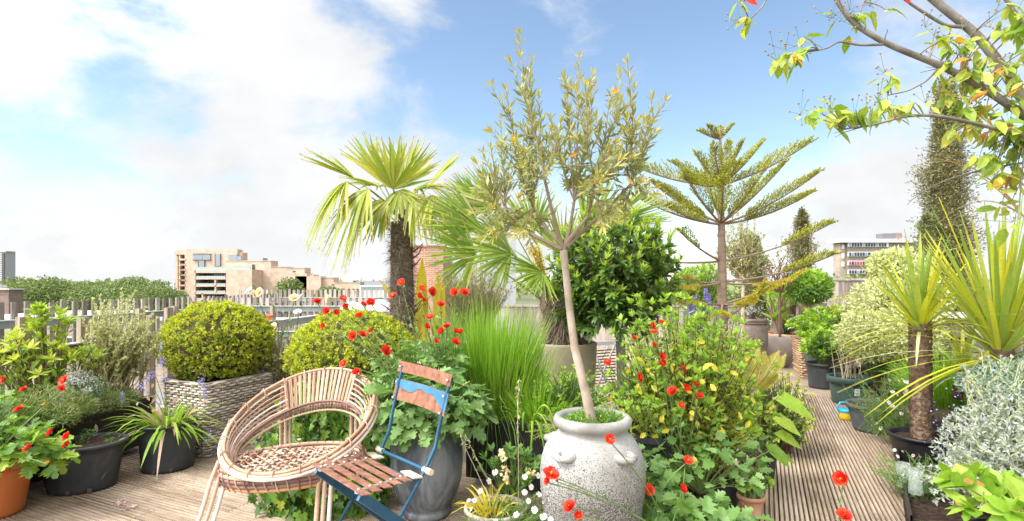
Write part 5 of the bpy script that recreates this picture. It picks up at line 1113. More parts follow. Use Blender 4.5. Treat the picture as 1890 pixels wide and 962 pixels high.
for c, e, dy in tips:
    e = (1050+(e[0]-1050)*.93, e[1]+4)
    p0 = ends[c]; p1 = A(W(*e, Yo+dy)); q = curve(p0, p1, ((p1-p0)[0]*.18, rng.normal()*.03, -.02), 10, .004); m.tube(q, np.linspace(.0045, .0013, 10), 5)
    n_ = int(np.linalg.norm(p1-p0)/.009); sg.twig(q, n_, .056, .10, 42, 5, 40, 0, 1, .78, .25, .3, lift=.1)
    for _ in range(3):
        s = rng.uniform(.1, .75); P, T2 = along(q, np.array([s])); e2 = P[0]+T2[0]*rng.uniform(.08, .2)+rdir(1)[0]*.06; q2 = curve(P[0], e2, (0, 0, -.01), 5); m.tube(q2, np.linspace(.0025, .001, 5), 4); sg.twig(q2, 13, .058, .15, 45, 4, 40, 0, 1, .9, .2, .3, lift=.1)
    if rng.random() < .7:
        P, T2 = along(q, np.array([.3])); e2 = P[0]+np.array([rng.normal()*.1, rng.normal()*.12, rng.uniform(-.06, .05)]); q2 = curve(P[0], e2, (0, 0, -.02), 5); m.tube(q2, np.linspace(.0025, .001, 5), 4); sg.twig(q2, 12, .06, .2, 50, 4, 45, 0, None, .9, .2, .3)
m.build('branch', 'twig_olive', t); l = MB(); sg.put(l, 'leaf4', .23, .06); l.build('foliage', ['lf_olive', 'lf_olive_young'], t)
m = MB()
for (x, y) in ((945, 256), (1125, 172), (963, 352), (1170, 342), (1047, 290)): m.leaves([A(W(x, y, Yo-.1))], rdir(1), [[0, -1, 0]], .05, .016, 'leaf', 0)
m.build('orange_foliage', 'lf_orange', t)
t = thing('creeping_thyme', 'low green creeping herb filling the mouth of the speckled urn', 'plant', (UC[0], UC[1], .6)); m = MB()
for cx, cy, r_, k in ((-.06, -.02, .07, 700), (.07, .0, .065, 600), (.0, .06, .08, 500)): shell(m, (UC[0]+cx, UC[1]+cy, .615), (r_, r_*.9, .05), k, .014, .5, 'leaf4', lambda d, kk: (rng.random(len(d)) < .4).astype(int), .7, zlo=-.1, up=.6)
grass_mb(m, (UC[0]+.06, UC[1]+.02, .61), (.06, .05, 0), 160, .10, .003, .7, .2, (2,)); m.build('foliage', ['lf_green', 'lf_bright', 'lf_green'], t)

# ---- monkey-tail / Norfolk pine
Yn = 4.6; NX = (1333-945)/F*Yn; t = thing('norfolk_pine', 'tiered conifer with flat feathery branches standing clear against the sky', 'conifer', (NX, Yn, 0))
m = MB(); zs = np.linspace(0, H+(HY-235)/F*Yn, 26); m.tube(np.c_[NX+np.where(zs < 2, (2-zs)*.005, 0)-.02*(zs/2.6)**2, np.full(26, Yn), zs], np.interp(zs, [0, 1.4, 2.55], [.052, .036, .008]), 12); m.build('trunk', 'trunk_pine', t, True)
def pine_branch(p0, p1, sag, wid, yel=False, bare=.2, nb=None):
    m = MB(); p0 = A(p0); p1 = A(p1); L = np.linalg.norm(p1-p0); q = curve(p0, p1, (0, 0, -sag), 12); m.tube(q, np.linspace(.011, .004, 12), 6, 0)
    nb = nb or int(L*(1-bare)/.0115); tt = bare+(1-bare)*np.arange(nb)/nb; P, T_ = along(q, tt); ax = nz(p1-p0); S = nz(np.cross(ax, [0, 0, 1.0])); 
    BP = []; BD = []; BL_ = []
    for i in range(nb):
        s = 1 if i % 2 else -1; f = (tt[i]-bare)/(1-bare); bl = wid*(min(1, .35+2.2*f))*(1-.7*max(0, f-.6)/.4)*rng.uniform(.85, 1.1); D = nz(T_[i]*.50+S*s*.50+np.array([0, 0, rng.uniform(.50, 1.0)*(1 if not yel else -.2)])); BP.append(P[i]); BD.append(D); BL_.append(bl)
    BP.append(q[-1]); BD.append(nz(q[-1]-q[-2])); BL_.append(wid*.4)
    BP = np.array(BP); BD = np.array(BD); BL_ = np.array(BL_); k = 40
    tt2 = np.tile(np.linspace(0, 1, k), len(BP)); NP = np.repeat(BP, k, 0)+np.repeat(BD*BL_[:, None], k, 0)*tt2[:, None]; NP[:, 2] -= np.repeat(BL_, k)*.12*tt2**2
    ND = nz(np.repeat(BD, k, 0)*1.0+rng.normal(size=NP.shape)*.6); m.leaves(NP, ND, rng.normal(size=NP.shape), .020*rng.uniform(.7, 1.2, len(NP)), .0068, 'leaf4', 2 if yel else 1)
    m.build('branch', ['trunk_pine', 'lf_pine', 'lf_pine_yellow'], t)
BRN = [ # start y, end px,py,dY, width, yellow
 (256,(1292,243,0),.07),(256,(1352,231,.02),.06),(256,(1308,233,-.1),.06),(256,(1330,236,.12),.06),
 (342,(1285,285,-.1),.13),(342,(1370,265,-.1),.13),(342,(1408,262,.12),.13),(342,(1318,270,-.3),.13),(342,(1240,300,.1),.12),(342,(1345,262,.2),.12),
 (342,(1262,330,-.35),.13),(342,(1362,300,-.4),.13),(412,(1335,330,-.6),.15),(412,(1450,300,-.2),.14),(412,(1215,340,.15),.14),(342,(1182,312,.05),.18),(342,(1497,262,.0),.19),(412,(1262,318,-.4),.15),(412,(1395,335,-.55),.16),(412,(1300,300,.35),.14),(412,(1420,300,.3),.14),
 (414,(1178,366,-.1),.19),(414,(1512,318,.05),.16),(414,(1500,355,.3),.13),(414,(1230,380,-.3),.13),(412,(1200,335,.1),.14),
 (482,(1535,412,-.1),.13),(482,(1255,428,-.15),.13),(482,(1165,470,.1),.13),
 (520,(1540,470,-.2),.13),(520,(1260,515,.3),.10)]
for (ys, (px, py, dy), wd) in BRN:
    P0 = W(1333-(620-ys)*.012, ys, Yn); P1 = W(px, py, Yn+dy); L = (P1-P0).length; pine_branch(P0, P1, .10*L, wd, False, .12 if ys < 400 else (.25 if ys < 470 else .55))
for (ys, (px, py, dy), wd) in ((522,(1232,522,-.4),.11),(522,(1450,515,-.2),.09),(562,(1258,545,-.45),.13),(562,(1330,575,-.7),.12),(562,(1480,500,-.3),.10),(595,(1410,520,-.2),.09),(562,(1390,545,-.5),.09)):
    P0 = W(1333, ys, Yn); P1 = W(px, py, Yn+dy); pine_branch(P0, P1, .05, wd, True, .45)

# ---- conifers & trees behind
def column(label, c, r, h, z0, n, mats, L=.05, name='conifer', lump=.1, cat='conifer'):
    t = thing(name, label, cat, (c[0], c[1], 0)); m = MB(); m.tube([(c[0], c[1], 0), (c[0], c[1], z0+h*.9)], [r*.16, r*.04], 8); m.build('trunk', 'trunk_grey', t); m = MB()
    k = 60; 
    for i in range(k):
        f = i/(k-1); z = z0+h*f; rr = r*(1-.30*f)*(1-max(0, f-.68)/.32*.70)*(1+.22*math.sin(f*23+c[0]))*rng.uniform(.75, 1.15)
        
        for _ in range(5):
            a = rng.uniform(0, 6.28); cc = np.array([c[0]+math.cos(a)*rr*.5, c[1]+math.sin(a)*rr*.5, z]); kk = n//(k*5); P = cc+rng.normal(size=(kk, 3))*np.array([rr*.24, rr*.24, h/k*1.4]); o = np.array([math.cos(a), math.sin(a), .6]); m.leaves(P, nz(o+rng.normal(size=(kk, 3))*.7), rng.normal(size=(kk, 3)), L*rng.uniform(.6, 1.2, kk), L*.3, 'leaf4', (rng.random(kk) < .3).astype(int))
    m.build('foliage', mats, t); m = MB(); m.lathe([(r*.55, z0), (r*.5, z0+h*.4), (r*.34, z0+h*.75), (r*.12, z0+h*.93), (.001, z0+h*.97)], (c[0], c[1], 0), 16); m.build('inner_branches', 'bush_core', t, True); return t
column('tall dark juniper column behind the spiky cordylines, cut by the overhanging branch', (5.0, 6.25, 0), .33, 2.9, .55, 46000, ['lf_conifer', 'lf_conifer_b'], .042)
column('shorter dark conifer just left of the tall juniper column', (4.72, 6.15, 0), .2, 1.25, .7, 8000, ['lf_conifer', 'lf_conifer'], .05)
column('slim dark conifer right of the tiered pine, nearest the sky gap', (5.3, 9.9, 0), .30, 2.0, .5, 12000, ['lf_conifer', 'lf_conifer_b'], .06)
column('dark dense conifer directly behind the tiered pine trunk', (4.15, 9.3, 0), .36, 1.6, .4, 9000, ['lf_conifer', 'lf_conifer'], .06)
bush('yew_bush', 'rounded green shrub seen just left of the tiered pine trunk', W(1290, 620, 6.4), W(1296, 515, 6.4), (.30, .25, .17), 120, 'leaf4', .07, .25, ['lf_green', 'lf_bright'], 20, 8, young=1, ty=.5)
t = bush('grey_olive', 'feathery grey green tree behind the tiered pine, with visible pale limbs', W(1372, 520, 7.3), W(1368, 450, 7.3), (.34, .35, .50), 110, 'leaf4', .065, .34, ['lf_sage', 'lf_green'], 22, 6, stem='twig_straw', r0=.009, f0=.2, cat='tree', inner=.6, zlo=-.7, jit=.03, trunk=.035)
t = bush('bare_tree', 'thin twiggy tree with sparse brown leaves right of the tiered pine', W(1440, 540, 8), W(1440, 490, 8), (.45, .4, .50), 34, 'leaf4', .05, .5, ['lf_conifer_b', 'lf_sage'], 9, 2, stem='twig_brown', r0=.008, f0=.35, cat='tree', inner=.6, zlo=-.4, jit=.03, trunk=.025)
# lollipop bay
t = thing('lollipop_bay', 'lollipop bay tree with a round light green head at the far end of the path', 'topiary', (4.4, 8.0, 0)); lc = W(1494, 530, 8.0); m = MB(); m.tube([(lc.x, 8, 0), (lc.x, 8, lc.z)], [.035, .03], 8); m.build('trunk', 'trunk_pine', t, True); m = MB(); shell(m, lc, (.30, .30, .24), 2600, .07, .45, 'leaf', lambda d, k: ((d[:, 2]+rng.normal(size=len(d))*.4) > .1).astype(int), .45, up=.4); m.build('foliage', ['lf_green', 'lf_bright'], t)
t = thing('timber_post', 'short weathered post beside the lollipop bay stem', 'post', (4.45, 8.8, 0)); m = MB(); q = W(1481, 590, 8.6); m.tube([(q.x, 8.6, 0), (q.x, 8.6, 1.02)], .055, 10); m.build('post_body', 'trunk_pine', t)
def cordyline(label, base, head, n, L, wd, r, mats=('lf_cord', 'lf_cord_g'), lean=1.0, old=26, tr=True, down=0.0, name='cordyline', side=.5):
    t = thing(name, label, 'spiky palm', tuple(base)); base = A(base); head = A(head); q = curve(base, head, (rng.normal()*.02, 0, 0), 14); m = MB()
    if tr:
        m.tube(q, np.linspace(r*1.15, r*.8, 14)+rng.normal(size=14)*r*.05, 14); m.build('trunk', 'bark_cord', t, True)
        k = 900; tt = rng.random(k); P, T_ = along(q, tt); a = rng.uniform(0, 6.283, k); o = np.c_[np.cos(a), np.sin(a), np.zeros(k)]; m = MB(); m.leaves(P+o*r*.95, nz(o*.5+np.array([0, 0, 1.0])), o, r*.7, r*.45, 'leaf4', 0); m.build('trunk_scale', 'bark_cord', t)
    m = MB(); a = np.arange(n)*2.4; el = np.clip(1.45-(np.arange(n)/n)**.8*1.0*lean+rng.normal(size=n)*.08, .1, 1.55); D = np.c_[np.cos(a)*np.cos(el), np.sin(a)*np.cos(el), np.sin(el)]; Nn = np.c_[-np.cos(a)*np.sin(el), -np.sin(a)*np.sin(el), np.cos(el)]
    m.leaves(head+D*.01+np.c_[np.zeros((n, 2)), -.06*np.arange(n)/n], D, Nn, L*rng.uniform(.75, 1.1, n)*(1-.15*(np.arange(n)/n)), wd*rng.uniform(.8, 1.15, n), 'strap', (rng.random(n) < .45).astype(int), .04+.22*(np.arange(n)/n)**2)
    a = rng.uniform(0, 6.28, old); el = rng.uniform(-.1, .6, old); D = np.c_[np.cos(a)*np.cos(el), np.sin(a)*np.cos(el), np.sin(el)]; Nn = np.c_[-np.cos(a)*np.sin(el), -np.sin(a)*np.sin(el), np.cos(el)]
    m.leaves(np.tile(head-[0, 0, .05], (old, 1)), D, Nn, L*rng.uniform(.7, 1.05, old), wd*.6, 'strap', np.where(rng.random(old) < .4, 2, 0), .35+down)
    m.build('leaf_rosette', [*mats, 'lf_cream'], t); return t
cordyline('yellow green cordyline on a thick scaly brown trunk, left of the three at the right', (2.74, 3.62, .15), W(1698, 598, 3.62), 56, .62, .030, .055)
cordyline('largest cordyline with long upright yellow green blades at the right edge', W(1868, 720, 3.45), W(1846, 648, 3.35), 96, 1.0, .033, .05, lean=.62, old=26)
cordyline('small cordyline with short yellow blades between the two bigger ones', W(1766, 735, 3.85), W(1778, 684, 3.9), 30, .42, .024, .028, lean=1.0, old=8)
cordyline('small green yucca behind the terracotta bowl', W(1462, 610, 9), W(1464, 560, 9), 34, .36, .035, .04, mats=('lf_green', 'lf_cord_g'), lean=1.2, old=4)
t = thing('dead_cordyline', 'drooping orange brown leaf blades arching in front of the tall juniper', 'plant', tuple(W(1880, 400, 4.2))); m = MB()
for (x, y) in ((1690, 295), (1720, 300), (1735, 410), (1760, 330), (1790, 440)):
    q = curve(W(1890, 400, 4.0), W(x, y, 4.2), (0, 0, .28), 12); m.tube(q, np.linspace(.014, .003, 12), 6, 0, flat=.25)
m.build('strap_foliage', ['lf_palm_tip'], t, True)

# ---- right hand shrubs
t = thing('variegated_bush', 'large rounded cream and green variegated bush in the right hand trough', 'shrub', (3.9, 5.7, .4)); m = MB()
for (px, py, Y, rr) in ((1632,580,5.5,(.36,.35,.36)),(1665,520,5.6,(.30,.3,.36)),(1600,620,5.3,(.26,.25,.25)),(1665,620,5.2,(.36,.3,.26)),(1690,560,5.5,(.3,.3,.3)),(1640,490,5.7,(.18,.2,.16))):
    shell(m, W(px, py, Y), rr, 3400, .042, .45, 'leaf4', lambda d, k: np.where(rng.random(len(d)) < .28, 1, 0), .45, up=.35, lump=.12)
m.build('foliage', ['lf_varieg', 'lf_cream'], t); m = MB(); stems_to(m, (3.9, 5.65, .38), ell_tips(W(1640, 590, 5.5), (.3, .28, .4), 26), .012, .004); m.build('stem', 'twig_brown', t)
t = bush('golden_shrub', 'bright yellow green leafy shrub between the lollipop bay and the variegated bush', (4.35, 7.1, 0), W(1570, 580, 7.1), (.34, .3, .30), 150, 'leaf', .045, .5, ['lf_yg', 'lf_bright'], 14, 7, young=0, zlo=-.6)
t = bush('round_shrub', 'dull olive green mound below the lollipop bay', (4.6, 8.4, 0), W(1518, 598, 8.4), (.30, .3, .24), 110, 'leaf4', .04, .5, ['lf_sage', 'lf_green'], 14, 6)
bush('hydrangea', 'fresh green hydrangea leaves in the black pot on the path', (3.62, 6.30, .27), (3.60, 6.25, .50), (.30, .26, .24), 46, 'leaf', .085, .66, ['lf_green', 'lf_bright'], 8, 6, stem='twig_green', young=1, ty=.7, zlo=-.3)
bush('herb_clump', 'green leafy herb tumbling over the rough slate pot', (3.80, 6.60, .40), (3.74, 6.52, .50), (.22, .2, .15), 40, 'leaf', .06, .7, ['lf_bright', 'lf_green'], 8, 5, stem='twig_green', zlo=-.7)
bush('herb_clump', 'lush green leaves rising from the tan wicker basket', (3.95, 7.05, .45), (4.0, 7.05, .68), (.36, .28, .22), 46, 'leaf', .09, .7, ['lf_bright', 'lf_green'], 8, 6, stem='twig_green', zlo=-.2)
bush('daisy_clump', 'pale leaves and small white daisies in the terracotta bowl', (4.42, 8.7, .4), (4.42, 8.65, .52), (.36, .3, .18), 50, 'leaf4', .05, .5, ['lf_bright', 'fl_white'], 9, 3, stem='twig_green', young=1, ty=.93, zlo=0)
t = bush('cherry_laurel', 'young tree with broad upright green leaves rising from the terracotta bowl', (4.25, 8.6, .4), W(1428, 555, 8.6), (.3, .25, .26), 12, 'leaf', .22, .38, ['lf_bright', 'lf_green'], 4, 5, stem='trunk_pine', r0=.022, r1=.008, zlo=.0)
bush('jar_plant', 'small tuft of pale leaves topping the tall brown jar', (3.40, 7.65, .7), (3.40, 7.65, .8), (.17, .15, .12), 30, 'leaf4', .05, .3, ['lf_silver', 'lf_green'], 8, 4, stem='twig_brown', zlo=-.1)
t = bush('rose_canes', 'bare green canes with few dark leaves in the green pot', (3.42, 5.50, .25), (3.42, 5.50, .60), (.22, .18, .16), 16, 'leaf', .06, .6, ['lf_green'], 4, 2, stem='twig_straw', r0=.005, r1=.003, f0=.6, spread=.1, zlo=0)
bush('dark_leaf_shrub', 'small dark green leafed shrub between the green pot and the black trough', (3.78, 5.6, .1), (3.78, 5.55, .42), (.18, .18, .2), 26, 'leaf', .06, .7, ['lf_green'], 8, 4)
# silver plants
t = thing('silver_germander', 'wide tangle of silver white leaved stems at the right edge', 'shrub', (2.55, 2.75, .1)); m = MB(); T_ = np.r_[ell_tips((2.66, 2.8, .33), (.38, .4, .33), 150, -.35, .75), ell_tips((2.80, 3.05, .62), (.30, .3, .25), 50, -.2, .4), ell_tips((2.28, 2.7, .16), (.26, .25, .16), 34, -.2, .4)]; qs = stems_to(m, (2.6, 2.85, .05), T_, .0035, .0014, .22, .06, 8, .022); m.build('stem', 'lf_cream', t)
sg = Sprig()
for q in qs: sg.twig(q, 50, .027, .15, 60, 8, 55, 0, None, 2, .1, .4)
l = MB(); sg.put(l, 'leaf4', .46); shell(l, (2.75, 2.85, .22), (.42, .42, .40), 5000, .028, .45, 'leaf4', 0, .6, zlo=-.2); l.build('foliage', ['lf_silver'], t)
m = MB(); n = 200; P = ell_tips((2.6, 2.75, .42), (.42, .4, .38), n, -.3, .2); m.leaves(P, rdir(n), rdir(n), .012, .010, 'leaf4', 0); m.build('blossom', 'fl_blue', t)
t = thing('artemisia', 'soft blue grey feathery mound beneath the largest cordyline', 'plant', (3.1, 3.3, .3)); m = MB(); shell(m, (3.04, 3.25, .58), (.30, .26, .16), 5500, .03, .4, 'leaf4', 0, .4, zlo=-.3, up=.6); shell(m, (3.3, 3.3, .6), (.3, .26, .2), 4000, .03, .4, 'leaf4', 0, .4, zlo=-.3, up=.6); m.build('foliage', ['lf_artem'], t)
# daisies (fleabane) right
def fleabane(label, c, r, n, fl, base=None, Lf=.022, group=None, sz=1.0):
    t = thing('fleabane', label, 'daisies', (c[0], c[1], max(0, c[2]-r[2]))); m = MB(); T_ = ell_tips(c, r, n, -.3, .5); qs = stems_to(m, base or (c[0], c[1], c[2]-r[2]*.9), T_, .0016, .001, r[0]*.5, .03, 5); m.build('stem', 'twig_green', t); sg = Sprig()
    for q in qs: sg.twig(q, 12, Lf, .1, 55, 2)
    l = MB(); sg.put(l, 'leaf4', .3); l.build('foliage', ['lf_green'], t)
    for (x, y, Y) in fl: inst(ME_DAISY[0 if rng.random() < .85 else 1], 'daisy', t, W(x, y, Y), face_rot(), sz*rng.uniform(.8, 1.15))
    return t
fl = [(rng.uniform(1635, 1720), rng.uniform(690, 770), rng.uniform(3.7, 4.3)) for _ in range(46)]+[(rng.uniform(1600, 1650), rng.uniform(735, 800), rng.uniform(4.0, 4.4)) for _ in range(14)]
fleabane('loose cloud of small white daisies around the scaly trunk at the path edge', (2.88, 4.1, .30), (.34, .35, .26), 190, fl, sz=1.35)
fl = [(1650+i*9+rng.uniform(-3, 3), 838+i*3+rng.uniform(-14, 14), 3.2) for i in range(6)]
fleabane('thin low green creeper with tiny blooms beside the plastic cups', (2.28, 3.05, .12), (.22, .3, .12), 140, fl)
# bottom right corner plants
t = bush('red_tip_shrub', 'broad fresh green leaves with red brown new tips in the bottom right corner', (2.0, 2.12, .2), (1.98, 2.10, .30), (.30, .24, .16), 24, 'leaf', .13, .62, ['lf_bright', 'lf_redbrown'], 5, 5, stem='twig_brown', young=0, zlo=-.1)
m = MB()
for (x, y) in ((1795, 888), (1815, 893), (1770, 930), (1870, 925)): m.leaves([A(W(x, y, 2.02))], nz([[rng.normal(), -.3, .1]]), [[0, -.6, 1]], .055, .028, 'leaf', 0)
m.build('red_foliage', 'lf_redbrown', t)
bush('lime_clover', 'lime green scalloped leaf clump at the bottom edge by the deck', (1.72, 2.2, .05), (1.70, 2.2, .10), (.17, .16, .10), 60, 'lobed', .035, 1.0, ['lf_bright', 'lf_yg'], 3, 2, stem='twig_green', zlo=-.1, cat='plant')
bush('blue_leaf_plant', 'round blue grey leaves at the very bottom right edge', (2.05, 1.95, .1), (2.02, 1.93, .20), (.26, .16, .08), 20, 'round', .07, .9, ['lf_artem'], 2, 2, stem='twig_green', zlo=0, cat='plant')

# ---- overhanging tree (right)
t = thing('overhanging_tree', 'tree reaching in from the right with hanging oval green leaves against the sky', 'tree', (3.1, 2.6, 0)); Yt = 2.4
def pth(pts, dys=None): return np.array([A(W(x, y, Yt+(dys[i] if dys else 0))) for i, (x, y) in enumerate(pts)])
def smooth(q, n=18):
    q = np.asarray(q); x = np.linspace(0, len(q)-1, n); p = np.c_[[np.interp(x, range(len(q)), q[:, k]) for k in range(3)]].T
    for _ in range(2): p[1:-1] = (p[:-2]+2*p[1:-1]+p[2:])/4
    return p
m = MB(); m.tube(smooth([(3.1, 2.6, 0), (3.05, 2.62, .9), (2.85, 2.5, 1.5), A(W(2010, 320, Yt+.05))]), np.linspace(.06, .04, 18), 12); m.build('trunk', 'bark_branch', t, True)
B1 = smooth(pth([(2010,320),(1890,212),(1801,153),(1727,117),(1639,83),(1574,44),(1543,0),(1520,-50)], [.05,0,0,0,0,0,0,0]), 30); B2 = smooth(pth([(2010,320),(1890,187),(1839,109),(1801,62),(1723,0),(1660,-60)], [.05,.1,.15,.18,.2,.2]), 26)
B3 = smooth(pth([(1780,50),(1745,48),(1700,20),(1670,0),(1640,-30)], [.18]*5)); B4 = smooth(pth([(1960,270),(1817,232),(1727,212),(1670,214),(1610,232),(1558,238)], [.0,-.1,-.15,-.15,-.15,-.15]), 22)
B5 = smooth(pth([(1630,82),(1585,84),(1549,75),(1530,88),(1511,93)])); B6 = smooth(pth([(1733,125),(1710,150),(1677,168),(1639,176)])); B7 = smooth(pth([(1890,300),(1830,310),(1750,330),(1685,363)], [.1,.1,.1,.1])); B8 = smooth(pth([(1420,-20),(1410,10),(1380,40),(1368,60)]));B9 = smooth(pth([(1960,130),(1900,60),(1850,-10)],[.2]*3)); B10 = smooth(pth([(1600,-10),(1590,15),(1583,30)],[0]*3))
m = MB()
for q, a, b in ((B1, .019, .008), (B2, .025, .017), (B3, .009, .005), (B4, .009, .003), (B5, .006, .003), (B6, .005, .002), (B7, .005, .002), (B8, .004, .002), (B9, .012, .008), (B10, .004, .002)): m.tube(q, np.linspace(a, b, len(q)), 10)
sg = Sprig(); fr = MB()
CLs = [(1368,53,4),(1383,25,3),(1462,103,9),(1445,120,6),(1490,95,5),(1580,28,5),(1617,22,4),(1546,44,2),(1570,50,3),(1646,146,5),(1633,200,7),(1650,215,4),(1533,224,6),(1545,215,4),(1490,221,6),(1589,221,5),(1610,215,4),(1745,78,5),(1760,90,5),(1720,60,2),(1765,130,6),(1790,175,6),(1770,195,5),(1800,240,7),(1830,255,7),(1850,230,5),(1870,270,7),(1880,320,6),(1850,345,6),(1820,290,6),(1815,90,5),(1840,60,6),(1870,70,7),(1885,110,6),(1860,140,5),(1885,150,5),(1830,180,6),(1870,190,5),(1885,40,5),(1780,120,4),(1740,160,4),(1720,200,3),(1690,200,3),(1880,420,4),(1885,360,5),(1860,380,4),(1800,140,5),(1760,250,4),(1855,20,6),(1890,200,6),(1835,130,6),(1850,300,6),(1790,90,4),(1875,240,7),(1815,215,6),(1840,320,5),(1885,290,6),(1780,215,5),(1755,190,4)]
for (x, y, n_) in CLs:
    for r_ in range(2 if n_ > 3 else 1):
        c = A(W(x+rng.normal()*9, y-8+rng.normal()*7, Yt+(-.15 if 190 < y < 260 and x < 1760 else 0)+rng.normal()*.05)); allb = np.concatenate([B1, B2, B4, B5, B6, B8, B10]); k = np.argmin(np.linalg.norm(allb-c, axis=1)); q = curve(allb[k], c, (0, 0, .02), 5); m.tube(q, np.linspace(.003, .0015, 5), 5)
        nn = max(2, n_-1); a = rng.uniform(0, 6.28, nn); D = nz(np.c_[np.cos(a)*.65, np.sin(a)*.5, rng.uniform(-1.2, .1, nn)]); Nn = nz(np.c_[np.cos(a)*.5+rng.normal(size=nn)*.4, -np.ones(nn)*.5+np.sin(a)*.4, np.full(nn, .6)]); P = c+rng.normal(size=(nn, 3))*.014
        L = .078*rng.uniform(.6, 1.15, nn); sg.P.append(P); sg.D.append(D); sg.N.append(Nn); sg.L.append(L); sg.M.append(np.where(rng.random(nn) < .32, 1, np.where(rng.random(nn) < .05, 2, 0)))
    if rng.random() < .75:
        c = A(W(x-12, y-22, Yt)); 
        for _ in range(7):
            e = c+rng.normal(size=3)*.03+[0, 0, .01]; fr.tube([c+[0, 0, -.03], e], .0008, 4, 1); fr.lathe([(.0005,-.004),(.0038,-.002),(.0042,.001),(.0025,.004),(.0004,.0045)], e, 7, 0)
m.build('branch', 'bark_branch', t, True); l = MB(); sg.put(l, 'leaf', .56, .12); l.build('foliage', ['lf_over', 'lf_yg', 'lf_orange'], t); fr.build('seed_pods', ['fl_pod', 'twig_green'], t)
m = MB(); m.leaves([A(W(1372, -6, Yt))], [[.9, 0, -.5]], [[0, -1, .3]], .075, .045, 'leaf', 0); m.leaves([A(W(1672, -8, Yt))], [[.3, 0, -.8]], [[0, -1, .3]], .04, .03, 'leaf', 0); m.build('red_foliage', 'fl_red', t)
m = MB()
for q in (B1, B2, B4, B7):
    for _ in range(10):
        s = rng.uniform(.1, .95); P, T_ = along(q, np.array([s])); p = P[0]; e = p+T_[0]*.06+rdir(1)[0]*.06; m.tube(curve(p, e, (0, 0, .01), 4, .003), [.0025, .002, .0015, .001], 4)
m.build('twig_foliage', 'bark_branch', t)

# ---- left trough planting
bush('rhododendron', 'glossy yellow green rosette leaved shrub in the left trough, tallest stem over the rail', (-2.95, 3.35, .35), (-2.98, 3.35, .72), (.27, .22, .20), 36, 'leaf', .085, .34, ['lf_bright', 'lf_yg'], 7, 13, young=1, ty=.9, zlo=-.3, r0=.007, rang=70)
bush('rhododendron', 'single tall stem of yellow green rosettes rising above the left rail', (-2.92, 3.4, .35), W(92, 600, 3.4), (.14, .1, .12), 18, 'leaf', .085, .36, ['lf_bay_young', 'lf_yg'], 6, 12, young=0, ty=.5, zlo=-.3, r0=.005, rang=70)
bush('rhododendron', 'small green shoot cluster at the right of the trough shrub, below the rail', (-2.90, 3.55, .35), W(165, 665, 3.55), (.10, .1, .10), 12, 'leaf', .07, .32, ['lf_bay_young', 'lf_green'], 6, 10, zlo=-.2, r0=.004, rang=70)
t = bush('tamarisk', 'wispy straw coloured shrub with grey green tips, in front of the left pickets', (-2.86, 3.85, .35), W(222, 628, 3.9), (.33, .2, .36), 130, 'leaf4', .030, .42, ['lf_sage', 'lf_varieg'], 64, 8, stem='twig_straw', r0=.004, f0=.30, young=1, ty=.7, zlo=-.4, inner=.5, ang=40, bend=.08, jit=.02, spread=.12)
t = thing('santolina', 'feathery grey green mound on the edge of the left trough', 'plant', (-2.95, 3.2, .35)); m = MB()
for (px, py, Y, rr) in ((90,745,3.2,(.17,.14,.11)),(50,765,3.1,(.14,.12,.1)),(140,752,3.3,(.12,.1,.08)),(190,745,3.6,(.14,.12,.07)),(110,770,3.15,(.10,.08,.08)),(225,735,3.8,(.12,.1,.07))): shell(m, W(px, py, Y), rr, 1500, .03, .16, 'needle', lambda d, k: (rng.random(len(d)) < .4).astype(int), .6, zlo=-.6, up=.5)
m.build('foliage', ['lf_sage', 'lf_green'], t)
t = thing('candytuft', 'tufts of tiny white flowers spilling from the left trough', 'flowers', (-2.85, 3.45, .38)); m = MB(); 
for (px, py, Y) in ((135,690,3.4),(150,705,3.4),(170,700,3.5),(160,720,3.4),(145,735,3.35),(178,712,3.5),(128,720,3.35),(185,728,3.6),(170,738,3.5),(205,740,3.7),(155,690,3.5),(137,702,3.35)):
    n = 120; P = A(W(px, py, Y))+rng.normal(size=(n, 3))*np.array([.022, .022, .012]); m.leaves(P, nz(rng.normal(size=(n, 3))+[0, -.3, .6]), rng.normal(size=(n, 3))+[0, -1, 1], .009, .008, 'leaf4', (rng.random(n) < .3)*1)
m.build('blossom', ['fl_white', 'lf_silver'], t); m = MB(); shell(m, W(155, 722, 3.5), (.14, .12, .1), 1500, .02, .25, 'leaf4', 0, .7, zlo=-.6); m.build('foliage', ['lf_green'], t)
# seedlings in tub
t = thing('seedlings', 'two feathery green seedlings in the oval tub', 'seedling', (-2.5, 3.2, .24)); m = MB()
for (x, y) in ((157, 805), (168, 799), (150, 818), (205, 812)):
    n = 26; m.leaves(A(W(x, y, 3.2))+rng.normal(size=(n, 3))*.014, nz(rng.normal(size=(n, 3))+[0, 0, .6]), rdir(n), .026, .006, 'leaf4', 0)
m.build('foliage', 'lf_green', t)
